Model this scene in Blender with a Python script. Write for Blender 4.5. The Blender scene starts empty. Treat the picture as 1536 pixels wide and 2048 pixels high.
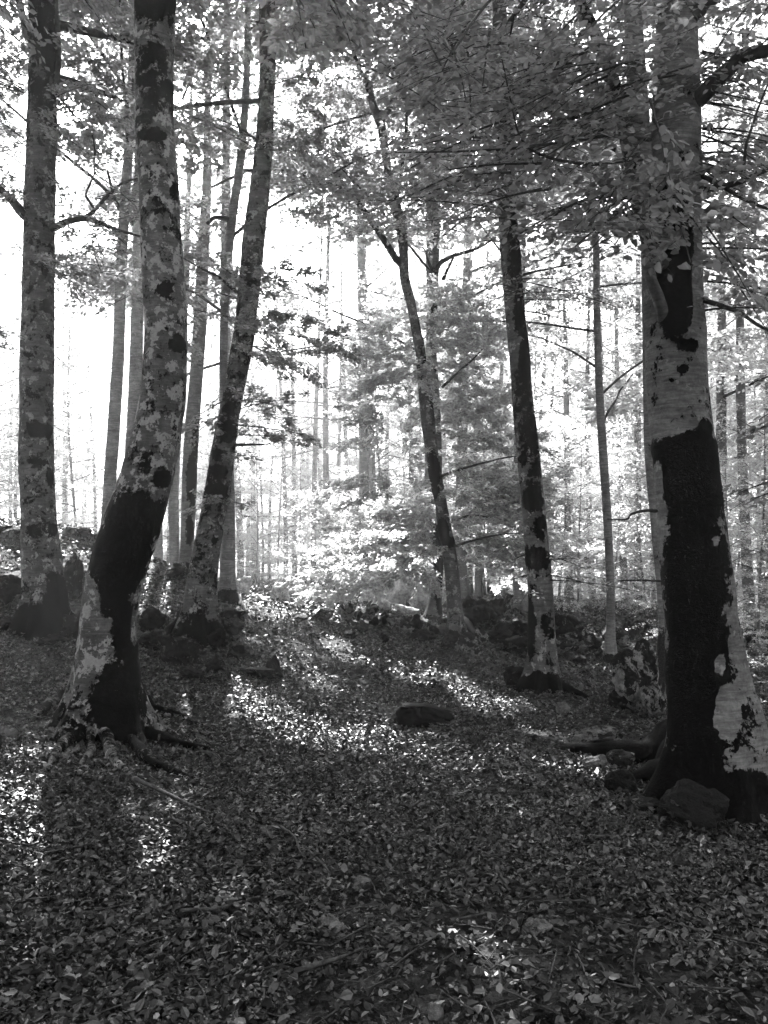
import bpy, math, random
import numpy as np
from mathutils import Vector

random.seed(7)
RNG = np.random.default_rng(11)
S = bpy.context.scene

# ------------------------------------------------------------------ camera, sky, sun, exposure
EYE = np.array([0.0, 0.0, 1.6])
PITCH = math.radians(3.5)
FPX = 1800.0                                     # focal length in photo pixels (photo is 1536 x 2048)
cd = bpy.data.cameras.new('camera')
cd.sensor_fit = 'VERTICAL'; cd.sensor_height = 24.0
cd.lens = FPX / 2048.0 * 24.0
cd.clip_start = 0.05; cd.clip_end = 2000
cam = bpy.data.objects.new('camera', cd)
S.collection.objects.link(cam)
cam.location = EYE
cam.rotation_euler = (math.radians(90) + PITCH, 0, 0)
S.camera = cam

SUN_AZ, SUN_EL = math.radians(-10), math.radians(38)
SUN = np.array([math.sin(SUN_AZ) * math.cos(SUN_EL), math.cos(SUN_AZ) * math.cos(SUN_EL), math.sin(SUN_EL)])
W = bpy.data.worlds.new('World'); S.world = W; W.use_nodes = True
nt = W.node_tree; nt.nodes.clear()
sky = nt.nodes.new('ShaderNodeTexSky'); sky.sky_type = 'NISHITA'; sky.sun_disc = False
sky.sun_elevation = SUN_EL; sky.sun_rotation = SUN_AZ % (2 * math.pi)
sky.dust_density = 4.0; sky.air_density = 1.0
bw = nt.nodes.new('ShaderNodeRGBToBW')
bg = nt.nodes.new('ShaderNodeBackground'); bg.inputs['Strength'].default_value = 0.05
wo = nt.nodes.new('ShaderNodeOutputWorld')
nt.links.new(sky.outputs[0], bw.inputs[0]); nt.links.new(bw.outputs[0], bg.inputs[0]); nt.links.new(bg.outputs[0], wo.inputs[0])
sl = bpy.data.lights.new('sun', 'SUN'); sl.energy = 5.0; sl.angle = math.radians(0.5); sl.color = (1, 1, 1)
so = bpy.data.objects.new('sun', sl); S.collection.objects.link(so)
so.location = (-20, 60, 60)
so.rotation_euler = Vector(SUN).to_track_quat('Z', 'Y').to_euler()
S.view_settings.view_transform = 'Standard'; S.view_settings.look = 'None'
S.view_settings.gamma = 1.0; S.view_settings.use_curve_mapping = False
S.view_settings.exposure = 3.3
S.render.engine = 'CYCLES'
cy = S.cycles
cy.use_denoising = True
cy.max_bounces = 7; cy.diffuse_bounces = 4; cy.glossy_bounces = 2; cy.transmission_bounces = 4; cy.volume_bounces = 1
cy.caustics_reflective = False; cy.caustics_refractive = False
cy.sample_clamp_indirect = 6.0
HAZE = 0.0019

# ------------------------------------------------------------------ projection helpers
FW = np.array([0, math.cos(PITCH), math.sin(PITCH)]); UPV = np.array([0, -math.sin(PITCH), math.cos(PITCH)])
def at(px, py, D):
    d = FW + np.array([1.0, 0, 0]) * ((px - 768) / FPX) + UPV * ((1024 - py) / FPX)
    return EYE + d * (D / d[1])
def project(P):
    v = P - EYE
    z = np.maximum(v @ FW, 1e-3)
    return 768 + FPX * v[:, 0] / z, 1024 - FPX * (v @ UPV) / z, z

# ------------------------------------------------------------------ noise
_T = np.random.default_rng(5).random((64, 64, 64)).astype(np.float32)
def vn(P, s=1.0):
    P = np.asarray(P, float) * s
    i = np.floor(P).astype(int); f = P - i; f = f * f * (3 - 2 * f)
    i0 = i & 63; i1 = (i + 1) & 63
    x0, y0, z0 = i0[..., 0], i0[..., 1], i0[..., 2]; x1, y1, z1 = i1[..., 0], i1[..., 1], i1[..., 2]
    fx, fy, fz = f[..., 0], f[..., 1], f[..., 2]
    a = _T[x0, y0, z0] * (1 - fx) + _T[x1, y0, z0] * fx; b = _T[x0, y1, z0] * (1 - fx) + _T[x1, y1, z0] * fx
    c = _T[x0, y0, z1] * (1 - fx) + _T[x1, y0, z1] * fx; d = _T[x0, y1, z1] * (1 - fx) + _T[x1, y1, z1] * fx
    return (a * (1 - fy) + b * fy) * (1 - fz) + (c * (1 - fy) + d * fy) * fz - 0.5
def fbm(P, s=1.0, o=4):
    r = 0; a = 1.0
    for k in range(o):
        r = r + a * vn(np.asarray(P) + 17.3 * k, s); s *= 2.1; a *= 0.5
    return r

# ------------------------------------------------------------------ terrain height
CP = [(0, 2048, 3.1), (768, 2048, 3.15), (1536, 2048, 3.15), (0, 1700, 4.7), (768, 1700, 5.0), (1536, 1700, 5.2),
      (220, 1480, 7.6), (768, 1450, 9.2), (1440, 1600, 6.2), (0, 1450, 7.8), (400, 1265, 11.5), (80, 1270, 11.3),
      (0, 1052, 16.5), (190, 1062, 16.3), (300, 1120, 16.8), (-200, 1050, 15), (250, 1200, 13), (0, 1160, 13.5),
      (450, 1198, 14.5), (540, 1197, 17), (620, 1200, 20), (768, 1203, 24), (640, 1184, 27), (725, 1182, 28),
      (920, 1272, 15.5), (770, 1330, 12.5), (600, 1260, 13.6), (600, 1350, 11.0), (1080, 1380, 10.6), (1220, 1328, 15.5), (1300, 1292, 18),
      (1500, 1288, 20), (1420, 1400, 11.5), (1000, 1196, 21), (930, 1205, 21), (1050, 1226, 19), (1150, 1262, 17),
      (1250, 1420, 9.6), (1000, 1330, 13), (1250, 1225, 28), (1450, 1240, 27), (870, 1246, 16.8), (350, 1150, 18)]
CW = np.array([at(*c) for c in CP])
CW = np.vstack([CW, [(0, 0, 0), (-3, 0, .12), (3, 0, -.1), (0, -4, 0), (-8, 0, .8), (8, 0, -.4), (-9, 7, 1.3), (9, 8, -.5), (-14, -10, 1.0), (14, -10, -.6),
      (-10, 28, 1.4), (-5, 30, 1.0), (0, 42, .8), (-20, 22, 3.2), (-30, 45, 1.5), (-12, 55, 1.0), (0, 80, 1), (18, 40, -.3), (35, 40, -.6), (20, 18, -.8), (35, 80, 0), (-35, 90, 1.2),
      (-45, 0, 2), (45, 0, -1.2), (0, -50, 0), (-150, 200, 1.5), (150, 200, 0), (0, 220, 1), (-200, -80, 1), (200, -80, -1), (0, -200, 0), (-200, 60, 1.5), (200, 60, 0), (0, 450, 1), (450, 0, 0), (-450, 0, 1), (0, -450, 0)]])
def _k(r2): return np.sqrt(r2 + 1.0)             # multiquadric-like, tame far away
_d2 = ((CW[:, None, :2] - CW[None, :, :2]) ** 2).sum(-1)
_A = _k(_d2) - 0.06 * np.eye(len(CW))
_Wt = np.linalg.solve(_A, CW[:, 2] - 0.3)
def gz(x, y, lumps=True):
    x = np.asarray(x, float); y = np.asarray(y, float)
    sh = x.shape; X = x.ravel(); Y = y.ravel(); out = np.empty(len(X))
    for s in range(0, len(X), 40000):
        e = s + 40000
        r2 = (X[s:e, None] - CW[:, 0]) ** 2 + (Y[s:e, None] - CW[:, 1]) ** 2
        out[s:e] = _k(r2) @ _Wt + 0.3
    if lumps:
        P = np.stack([X, Y, 0 * X], 1)
        out += 0.10 * vn(P, 0.55) + 0.06 * vn(P + 9, 1.7) + 0.035 * vn(P + 3, 4.5)
    return out.reshape(sh)
def ground_hit(px, py, dmin=2.2, dmax=90):
    D = np.concatenate([np.arange(dmin, 30, .04), np.arange(30, dmax, .3)])
    P = np.array([at(px, py, 1.0)]) - EYE
    Q = EYE + P * D[:, None]
    k = np.argmax(Q[:, 2] < gz(Q[:, 0], Q[:, 1]))
    p = Q[k]
    if Q[k, 2] >= gz(Q[k:k + 1, 0], Q[k:k + 1, 1])[0]: p = Q[-1]
    return np.array([p[0], p[1], float(gz(p[:1], p[1:2])[0])])

# ------------------------------------------------------------------ materials (monochrome, like the photograph)
def new_mat(name):
    m = bpy.data.materials.new(name); m.use_nodes = True; t = m.node_tree; t.nodes.clear()
    o = t.nodes.new('ShaderNodeOutputMaterial'); return m, t, o
def N(t, typ, **kw):
    n = t.nodes.new(typ)
    for k, v in kw.items(): setattr(n, k, v)
    return n
def L(t, a, b): t.links.new(a, b)
def noise(t, vec, scale, detail=4, rough=.6, dist=0.0):
    n = N(t, 'ShaderNodeTexNoise'); n.inputs['Scale'].default_value = scale; n.inputs['Detail'].default_value = detail
    n.inputs['Roughness'].default_value = rough; n.inputs['Distortion'].default_value = dist
    L(t, vec, n.inputs['Vector']); return n.outputs[0]
def maprange(t, v, a, b, c, d, smooth=True):
    n = N(t, 'ShaderNodeMapRange', interpolation_type='SMOOTHSTEP' if smooth else 'LINEAR')
    L(t, v, n.inputs[0])
    for i, x in enumerate((a, b, c, d)): n.inputs[i + 1].default_value = x
    return n.outputs[0]
def mth(t, op, a, b=None):
    n = N(t, 'ShaderNodeMath', operation=op)
    for i, v in enumerate((a, b)):
        if v is None: continue
        if isinstance(v, (int, float)): n.inputs[i].default_value = v
        else: L(t, v, n.inputs[i])
    return n.outputs[0]
def fmix(t, f, a, b):
    n = N(t, 'ShaderNodeMix', data_type='FLOAT')
    for i, v in ((0, f), (2, a), (3, b)):
        if isinstance(v, (int, float)): n.inputs[i].default_value = v
        else: L(t, v, n.inputs[i])
    return n.outputs[0]
def attr(t, name):
    a = N(t, 'ShaderNodeAttribute', attribute_name=name); return a.outputs['Fac']
def mapped(t, vec, sc):
    m = N(t, 'ShaderNodeMapping'); m.inputs['Scale'].default_value = sc; L(t, vec, m.inputs[0]); return m.outputs[0]
def finish(t, o, col, rough=.85, height=None, bump=.5, dist=.01, spec=.2):
    p = N(t, 'ShaderNodeBsdfPrincipled'); p.inputs['Specular IOR Level'].default_value = spec
    if isinstance(rough, (int, float)): p.inputs['Roughness'].default_value = rough
    else: L(t, rough, p.inputs['Roughness'])
    L(t, col, p.inputs['Base Color'])
    if height is not None:
        b = N(t, 'ShaderNodeBump'); b.inputs['Strength'].default_value = bump; b.inputs['Distance'].default_value = dist
        L(t, height, b.inputs['Height']); L(t, b.outputs[0], p.inputs['Normal'])
    L(t, p.outputs[0], o.inputs[0])

def bark_material(name, base=.17, lichen=.36, lichen_at=.56, fleck=.30, moss_col=.002):
    m, t, o = new_mat(name)
    c = N(t, 'ShaderNodeTexCoord').outputs['Object']
    big = noise(t, c, 1.6, 3); mid = noise(t, c, 7, 5, .65); fine = noise(t, c, 42, 4, .7)
    band = noise(t, mapped(t, c, (3.0, 3.0, 26.0)), 1.6, 5, .65, .6)
    v = fmix(t, maprange(t, mid, .3, .7, 0, 1), base * .72, base * 1.25)
    v = mth(t, 'MULTIPLY', v, maprange(t, band, .3, .7, .62, 1.3))
    v = mth(t, 'MULTIPLY', v, maprange(t, big, .3, .7, .75, 1.2))
    v = mth(t, 'MULTIPLY', v, maprange(t, fine, .25, .75, .78, 1.2))
    ln = mth(t, 'ADD', mth(t, 'MULTIPLY', noise(t, c, 9, 3, .5), .6), mth(t, 'MULTIPLY', noise(t, c, 30, 5, .7), .4))
    lf = maprange(t, ln, lichen_at, lichen_at + .03, 0, 1)
    lv = mth(t, 'MULTIPLY', maprange(t, fine, .25, .75, .75, 1.1), lichen)
    v = fmix(t, lf, v, lv)
    sp = maprange(t, noise(t, c, 13, 5, .72), fleck + .02, fleck, 0, 1)
    v = fmix(t, sp, v, base * .12)
    # dark moss, crust and some painted shade: a painted bias on the trunk decides where, noise gives the ragged edge
    mn = mth(t, 'ADD', mth(t, 'MULTIPLY', mth(t, 'SUBTRACT', noise(t, c, 5.5, 6, .72, .3), .5), 3.0), mth(t, 'MULTIPLY', mth(t, 'SUBTRACT', noise(t, c, 24, 5, .7), .5), 1.6))
    mf = maprange(t, mth(t, 'ADD', mn, attr(t, 'moss')), -.06, .06, 0, 1)
    mv = mth(t, 'MULTIPLY', maprange(t, noise(t, c, 60, 4, .7), .35, .75, .3, 2.2), moss_col)
    v = fmix(t, mf, v, mv)
    h = mth(t, 'ADD', mth(t, 'MULTIPLY', band, .7), mth(t, 'ADD', mth(t, 'MULTIPLY', lf, .12), mth(t, 'MULTIPLY', fine, .5)))
    h = fmix(t, mf, h, mth(t, 'ADD', mth(t, 'MULTIPLY', noise(t, c, 38, 6, .8), 1.8), .9))
    finish(t, o, v, .9, h, .8, .009, .05)
    return m
BARK = bark_material('beech_bark', .09, .25, .55)
BARK_SMOOTH = bark_material('smooth_beech_bark', .125, .21, .60, .27)
BARK_LICHEN = bark_material('lichen_beech_bark', .08, .25, .515, .34)
BARK_HAZE_TONE = bark_material('haze_tone_beech_bark', .15, .26, .60, .30, .02)  # paler copy of the bark, with distance haze put into its colour

def leaf_material(name, dif=.10, tra=.20, tmix=.55, gloss=.05):
    m, t, o = new_mat(name)
    r = attr(t, 'rnd')
    k = maprange(t, r, 0, 1, .6, 1.45, False)
    d = N(t, 'ShaderNodeBsdfDiffuse'); L(t, mth(t, 'MULTIPLY', k, dif), d.inputs[0])
    tr = N(t, 'ShaderNodeBsdfTranslucent'); L(t, mth(t, 'MULTIPLY', k, tra), tr.inputs[0])
    g = N(t, 'ShaderNodeBsdfGlossy'); g.inputs['Roughness'].default_value = .38; g.inputs[0].default_value = (.8, .8, .8, 1)
    mx = N(t, 'ShaderNodeMixShader'); mx.inputs[0].default_value = tmix; L(t, d.outputs[0], mx.inputs[1]); L(t, tr.outputs[0], mx.inputs[2])
    m2 = N(t, 'ShaderNodeMixShader'); m2.inputs[0].default_value = gloss; L(t, mx.outputs[0], m2.inputs[1]); L(t, g.outputs[0], m2.inputs[2])
    L(t, m2.outputs[0], o.inputs[0]); return m
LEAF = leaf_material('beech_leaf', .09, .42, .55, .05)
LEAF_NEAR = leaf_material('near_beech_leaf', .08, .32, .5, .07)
LEAF_LIT_TONE = leaf_material('lit_tone_beech_leaf', .2, .75, .6, .05)  # brighter copy of the leaf, with sunlight put into its colour

def litter_material():
    m, t, o = new_mat('dry_leaf'); c = N(t, 'ShaderNodeTexCoord').outputs['Object']
    r = attr(t, 'rnd')
    v = mth(t, 'POWER', r, 3.0)
    v = maprange(t, v, 0, 1, .008, .135, False)
    v = mth(t, 'MULTIPLY', v, maprange(t, noise(t, c, .9, 4, .6), .32, .68, .65, 1.3))
    v = mth(t, 'MULTIPLY', v, maprange(t, noise(t, c, 60, 3, .6), .3, .7, .75, 1.2))
    finish(t, o, v, .5, None, spec=.3); return m
LITTER = litter_material()
def ground_material():
    m, t, o = new_mat('forest_soil'); c = N(t, 'ShaderNodeTexCoord').outputs['Object']
    vo = N(t, 'ShaderNodeTexVoronoi'); vo.inputs['Scale'].default_value = 17; vo.inputs['Randomness'].default_value = 1
    L(t, c, vo.inputs['Vector'])
    s = N(t, 'ShaderNodeSeparateColor'); L(t, vo.outputs['Color'], s.inputs[0])
    v = maprange(t, mth(t, 'POWER', s.outputs[0], 2.2), 0, 1, .003, .05, False)
    v = mth(t, 'MULTIPLY', v, maprange(t, noise(t, c, 35, 4, .7), .3, .7, .5, 1.3))
    v = mth(t, 'MULTIPLY', v, maprange(t, noise(t, c, .5, 4, .6), .3, .7, .6, 1.3))
    h = mth(t, 'ADD', noise(t, c, 22, 5, .75), mth(t, 'MULTIPLY', s.outputs[1], .4))
    finish(t, o, v, .9, h, 1.0, .05, .1); return m
SOIL = ground_material()
def rock_material(name, base, moss_level, moss_col=.004):
    m, t, o = new_mat(name); c = N(t, 'ShaderNodeTexCoord').outputs['Object']
    n1 = noise(t, c, 3.2, 6, .7); n2 = noise(t, c, 14, 6, .75); n3 = noise(t, c, 70, 3, .7)
    v = mth(t, 'MULTIPLY', maprange(t, n2, .3, .7, base * .3, base * 1.1), maprange(t, n1, .3, .7, .7, 1.25))
    v = fmix(t, maprange(t, n3, .36, .33, 0, 1), v, base * .2)
    ge = N(t, 'ShaderNodeNewGeometry'); sx = N(t, 'ShaderNodeSeparateXYZ'); L(t, ge.outputs['Normal'], sx.inputs[0])
    a = mth(t, 'ADD', mth(t, 'MULTIPLY', mth(t, 'SUBTRACT', noise(t, c, 4.5, 6, .75, .4), .5), 3.2), mth(t, 'MULTIPLY', sx.outputs[2], .35))
    mf = maprange(t, a, -moss_level - .05, -moss_level + .05, 0, 1)
    v = fmix(t, mf, v, mth(t, 'MULTIPLY', maprange(t, n3, .3, .75, .3, 2.6), moss_col))
    h = mth(t, 'ADD', n2, mth(t, 'ADD', mth(t, 'MULTIPLY', n3, .4), mth(t, 'MULTIPLY', mf, .5)))
    finish(t, o, v, .9, h, 1.0, .03, .15); return m
ROCK_MOSS = rock_material('mossy_limestone', .13, .22)
ROCK_PALE = rock_material('pale_limestone', .6, -.6)  # pale stone, its base raised further to stand in for backlit glow
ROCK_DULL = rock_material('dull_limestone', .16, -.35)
ROCK_HALF = rock_material('half_mossy_limestone', .24, -.02)
def simple(name, a, b, sc=20, rough=.9):
    m, t, o = new_mat(name); c = N(t, 'ShaderNodeTexCoord').outputs['Object']
    n = noise(t, c, sc, 5, .7); finish(t, o, maprange(t, n, .3, .7, a, b), rough, n, .8, .01, .1); return m
TWIG = simple('twig_bark', .02, .06, 30)
STICK = simple('dead_stick', .015, .075, 25)
MOSSWOOD = simple('mossy_wood', .001, .007, 14)
BRANCH = simple('branch_bark', .02, .06, 12)

# ------------------------------------------------------------------ objects
COL = S.collection
def put(name, V, F, mat, parent=None, attrs=None, smooth=True, loc=None):
    me = bpy.data.meshes.new(name)
    V = np.asarray(V, np.float32)
    if loc is not None: V = V - np.asarray(loc, np.float32)
    if isinstance(F, np.ndarray):
        nf, k = F.shape
        me.vertices.add(len(V)); me.vertices.foreach_set('co', V.ravel())
        me.loops.add(nf * k); me.loops.foreach_set('vertex_index', F.astype(np.int32).ravel())
        me.polygons.add(nf); me.polygons.foreach_set('loop_start', np.arange(0, nf * k, k, dtype=np.int32))
        me.polygons.foreach_set('use_smooth', np.full(nf, smooth))
        me.update(calc_edges=True)
    else:
        me.from_pydata(V.tolist(), [], F)
        me.polygons.foreach_set('use_smooth', [smooth] * len(me.polygons))
    for an, av in (attrs or {}).items():
        a = me.attributes.new(an, 'FLOAT', 'POINT'); a.data.foreach_set('value', np.asarray(av, np.float32))
    me.materials.append(mat)
    o = bpy.data.objects.new(name, me); COL.objects.link(o)
    if loc is not None: o.location = [float(q) for q in loc]
    if parent is not None:
        o.parent = parent
        o.matrix_parent_inverse.identity()
        if loc is None: o.location = (-parent.location[0], -parent.location[1], -parent.location[2])
    return o
def tag(o, label, cat, group=None, kind=None):
    o['label'] = label; o['category'] = cat
    if group: o['group'] = group
    if kind: o['kind'] = kind
    return o
def thing(name, label, cat, loc, group=None):
    o = bpy.data.objects.new(name, None); COL.objects.link(o); o.location = [float(q) for q in loc]
    o.empty_display_size = .3
    return tag(o, label, cat, group)
def copy_tree(o, parent=None):
    c = o.copy(); COL.objects.link(c)
    if parent is not None: c.parent = parent
    for ch in list(o.children): copy_tree(ch, c)
    return c
def resample(P, R, step):
    P = np.asarray(P, float); R = np.asarray(R, float)
    s = np.concatenate([[0], np.cumsum(np.linalg.norm(np.diff(P, axis=0), axis=1))])
    n = max(3, int(s[-1] / step) + 1); u = np.linspace(0, s[-1], n)
    # Catmull-like smoothing through dense linear + box blur
    Q = np.stack([np.interp(u, s, P[:, k]) for k in range(3)], 1); r = np.interp(u, s, R)
    w = max(1, int(.35 * (s[-1] / max(1, len(P) - 1)) / step))
    if w > 1 and n > 2 * w + 2:
        ker = np.ones(2 * w + 1) / (2 * w + 1)
        for k in range(3):
            a = np.pad(Q[:, k], w, mode='reflect', reflect_type='odd'); Q[:, k] = np.convolve(a, ker, 'valid')
        a = np.pad(r, w, mode='reflect', reflect_type='odd'); r = np.maximum(np.convolve(a, ker, 'valid'), r.min() * .8)
    return Q, r, u
def tube(P, R, seg=8, step=None, wob=0.0, smooth_path=True):
    if step: P, R, _ = resample(P, R, step)
    P = np.asarray(P, float); R = np.asarray(R, float); n = len(P)
    T = np.gradient(P, axis=0); T /= np.linalg.norm(T, axis=1)[:, None] + 1e-9
    ref = np.array([0.0, 1, 0]) if abs(T[:, 1]).mean() < .8 else np.array([1.0, 0, 0])
    A = np.cross(T, ref); A /= np.linalg.norm(A, axis=1)[:, None] + 1e-9
    B = np.cross(T, A)
    th = np.linspace(0, 2 * np.pi, seg, endpoint=False)
    dirs = A[:, None] * np.cos(th)[None, :, None] + B[:, None] * np.sin(th)[None, :, None]
    V = P[:, None] + dirs * R[:, None, None]
    if wob: V = V + dirs * (fbm(V, 1.2 / max(R.mean() * 3, .05), 3) * wob * R[:, None])[..., None]
    i = np.arange(n - 1)[:, None] * seg; j = np.arange(seg)[None]
    F = np.stack([i + j, i + (j + 1) % seg, i + seg + (j + 1) % seg, i + seg + j], -1).reshape(-1, 4)
    return V.reshape(-1, 3), F, dirs.reshape(-1, 3), P
def join(parts):
    Vs, Fs, o = [], [], 0
    for V, F in parts: Vs.append(V); Fs.append(F + o); o += len(V)
    return np.vstack(Vs), np.vstack(Fs)

# leaves: a folded, pointed oval; arrays of (pos, dir, normal, size)
TEMPL6 = np.array([(0, 0, 0), (.33, .30, .07), (.72, .24, .05), (1, 0, -.06), (.72, -.24, .05), (.33, -.30, .07)], float)
F6 = np.array([(0, 1, 2, 3), (0, 3, 4, 5)])
TEMPL4 = np.array([(0, 0, 0), (.5, .33, .06), (1, 0, -.03), (.5, -.33, .06)], float)
F4 = np.array([(0, 1, 2), (0, 2, 3)])
TEMPL3 = np.array([(0, 0, -.02), (.74, .37, .05), (.80, -.35, .05)], float)
F3 = np.array([(0, 1, 2)])
def leaf_mesh(pos, dr, nr, size, six=True, curl=None):
    T, F = (TEMPL3, F3) if six is None else ((TEMPL6, F6) if six else (TEMPL4, F4))
    dr = dr / (np.linalg.norm(dr, axis=1)[:, None] + 1e-9)
    sd = np.cross(nr, dr); sd /= np.linalg.norm(sd, axis=1)[:, None] + 1e-9
    up = np.cross(dr, sd)
    w = np.random.default_rng(3).uniform(.8, 1.15, len(pos))
    c = np.ones(len(pos)) if curl is None else curl
    V = pos[:, None] + size[:, None, None] * (T[None, :, 0, None] * dr[:, None] + T[None, :, 1, None] * w[:, None, None] * sd[:, None] + (T[None, :, 2] * c[:, None])[..., None] * up[:, None])
    Fa = (F[None] + (np.arange(len(pos)) * len(T))[:, None, None]).reshape(-1, F.shape[1])
    return V.reshape(-1, 3), Fa, len(T)

class Foliage:
    """collects leaves and twigs of flat beech sprays"""
    def __init__(s): s.p = []; s.d = []; s.n = []; s.z = []; s.tw = []
    def spray(s, o, e, width, n, size, twigs=False, droop=.12, flat=.35):
        o = np.asarray(o, float); e = np.asarray(e, float); ax = e - o; Ln = np.linalg.norm(ax); d = ax / Ln
        side = np.cross(d, [0, 0, 1.0]); side /= np.linalg.norm(side) + 1e-9
        roll = RNG.normal(0, .22); up0 = np.cross(side, d); side = side * math.cos(roll) + up0 * math.sin(roll); up = np.cross(side, d)
        K = max(4, int(Ln / .16))
        tk = np.linspace(.12, 1.0, K) + RNG.normal(0, .02, K)
        sg = np.where(np.arange(K) % 2 == 0, 1.0, -1.0)
        ln = width * np.sin(np.pi * np.clip(.12 + .80 * tk, 0, .97)) ** .7 * RNG.uniform(.55, 1.15, K)
        ang = RNG.uniform(.7, 1.05, K)
        td = d * np.cos(ang)[:, None] + side * (np.sin(ang) * sg)[:, None] + up * RNG.normal(0, .12, K)[:, None]
        base = o + d * (Ln * tk)[:, None]; base[:, 2] += -droop * Ln * tk ** 2 + .06 * Ln * np.sin(tk * 5 + RNG.uniform(0, 6))
        k = RNG.choice(K, n, p=ln / ln.sum()); u = RNG.random(n) ** .75
        P = base[k] + td[k] * (ln[k] * u)[:, None]
        P[:, 2] += -.10 * ln[k] * u * u * (droop / .12)
        ls = np.where(RNG.random(n) < .5, 1.0, -1.0)
        perp = np.cross(td[k], up)
        a2 = RNG.uniform(.5, 1.1, n)
        ld = td[k] * np.cos(a2)[:, None] + perp * (np.sin(a2) * ls)[:, None]
        P += perp * (ls * size * .12)[:, None] + RNG.normal(0, .018 + size * .2, (n, 3)) * np.array([1, 1, .8])
        ld = ld + RNG.normal(0, .25, (n, 3)); ld[:, 2] -= .18
        nn = up + RNG.normal(0, flat, (n, 3))
        s.p.append(P); s.d.append(ld); s.n.append(nn); s.z.append(size * RNG.uniform(.65, 1.15, n))
        if twigs:
            q = np.linspace(0, 1, 6); m = o + d * (Ln * q)[:, None]; m[:, 2] += -droop * Ln * q ** 2
            s.tw.append(tube(m, np.linspace(.009, .003, 6) * max(1, Ln / 1.4), 4)[:2])
            for kk in range(0, K):
                q = np.linspace(0, 1, 3); m = base[kk] + td[kk] * (ln[kk] * q)[:, None]; m[:, 2] += -.1 * ln[kk] * q * q
                s.tw.append(tube(m, [.0032, .0022, .0012], 3)[:2])
    def arrays(s): return [np.concatenate(a) for a in (s.p, s.d, s.n, s.z)]

# ------------------------------------------------------------------ sun patches: canopy gaps through which the sun reaches the ground
PATCHES = [((440, 1390), (560, 1440), .46), ((530, 1425), (690, 1480), .50), ((700, 1300), (900, 1352), .42), ((790, 1350), (850, 1372), .22), ((925, 1380), (1015, 1415), .30), ((600, 1460), (650, 1480), .3),
           ((50, 1600), (200, 1660), .42), ((140, 1690), (235, 1722), .30), ((0, 1640), (130, 1700), .30), ((1050, 1460), (1180, 1490), .13), ((1150, 1545), (1230, 1570), .10),
           ((480, 1205), (620, 1230), .5), ((640, 1225), (780, 1245), .45), ((540, 1198), (760, 1208), 2.0), ((780, 1205), (870, 1212), .9), ((1230, 1300), (1330, 1312), .35),
           ((870, 1240), (905, 1262), .6), ((0, 1120), (40, 1150), .4), ((230, 1100), (330, 1130), .5), ((590, 1885), (640, 1900), .07), ((950, 1890), (1010, 1915), .07),
           ((1500, 1640), (1560, 1660), .12), ((0, 1500), (60, 1520), .14), ((1200, 1470), (1260, 1480), .15), ((380, 1420), (440, 1430), .2), ((1000,1270),(1080,1290),.3)]
_E1 = np.cross(SUN, [0, 0, 1.0]); _E1 /= np.linalg.norm(_E1); _E2 = np.cross(_E1, SUN)
def sunplane(P): return np.stack([P @ _E1, P @ _E2], -1)
PSEG = [(sunplane(ground_hit(*a)), sunplane(ground_hit(*b)), r, -1e9) for a, b, r in PATCHES]
# tree crowns and trunks that stand in sun in the photograph: (pixel, pixel, distance, radius)
for a, b, D, r in [((760, 1000), (700, 1080), 15.5, .5), ((372, 700), (372, 1100), 19, .5), ((345, 900), (345, 1100), 20, .5), ((860, 1150), (870, 1220), 17, .4),
                   ((580, 900), (740, 1150), 29, 2.2), ((1120, 800), (1240, 1000), 25, 1.4), ((1330, 800), (1500, 1100), 23, .9), ((910, 900), (905, 1200), 15.3, .22), ((1210, 900), (1215, 1200), 15.3, .2), ((780, 1180), (560, 1180), 25, 1.3)]:
    A_, B_ = at(a[0], a[1], D), at(b[0], b[1], D)
    PSEG.append((sunplane(A_), sunplane(B_), r, float(max(A_ @ SUN, B_ @ SUN)) + 2.0))
def in_gap(P):
    q = sunplane(P); m = np.zeros(len(P), bool)
    wob = vn(np.concatenate([q, q[:, :1] * 0], 1), 2.4)
    hs = P @ SUN
    for a, b, r, tm in PSEG:
        ab = b - a; t = np.clip(((q - a) @ ab) / (ab @ ab + 1e-9), 0, 1)
        d = np.linalg.norm(q - (a + t[:, None] * ab), axis=1)
        m |= (d < r * (.85 + .9 * wob)) & (hs > tm)
    return m & (P[:, 2] > 2.2)

def foliage_obj(fo, mat, parent, name='crown', six=False, gap=True, stuff=False, local=False):
    p, d, n, z = fo.arrays()
    if gap:
        k = ~in_gap(p); p, d, n, z = p[k], d[k], n[k], z[k]
    V, F, m = leaf_mesh(p, d, n, z, six)
    a = np.repeat(RNG.random(len(p)), m)
    o = put(name, V, F, mat, None if local else parent, {'rnd': a}, smooth=False)
    if local: o.parent = parent
    if stuff: o['kind'] = 'stuff'
    if fo.tw:
        V, F = join(fo.tw); w = put('twigs', V, F, TWIG, None if local else parent); w['kind'] = 'stuff'
        if local: w.parent = parent
    return o

# ------------------------------------------------------------------ GROUND
def warp(n, lo, hi, c, k):
    u = np.linspace(math.asinh((lo - c) / k), math.asinh((hi - c) / k), n); return c + k * np.sinh(u)
xs = warp(230, -400, 400, 0, 6.0); ys = warp(230, -300, 500, 9, 6.0)
X, Y = np.meshgrid(xs, ys); Z = gz(X, Y)
nx, ny = len(xs), len(ys)
i = np.arange(ny - 1)[:, None] * nx + np.arange(nx - 1)[None]
F = np.stack([i, i + 1, i + nx + 1, i + nx], -1).reshape(-1, 4)
g = put('ground', np.stack([X, Y, Z], -1).reshape(-1, 3), F, SOIL); g['kind'] = 'structure'
g['label'] = 'sloping forest floor of dark soil under the fallen leaves'

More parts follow.
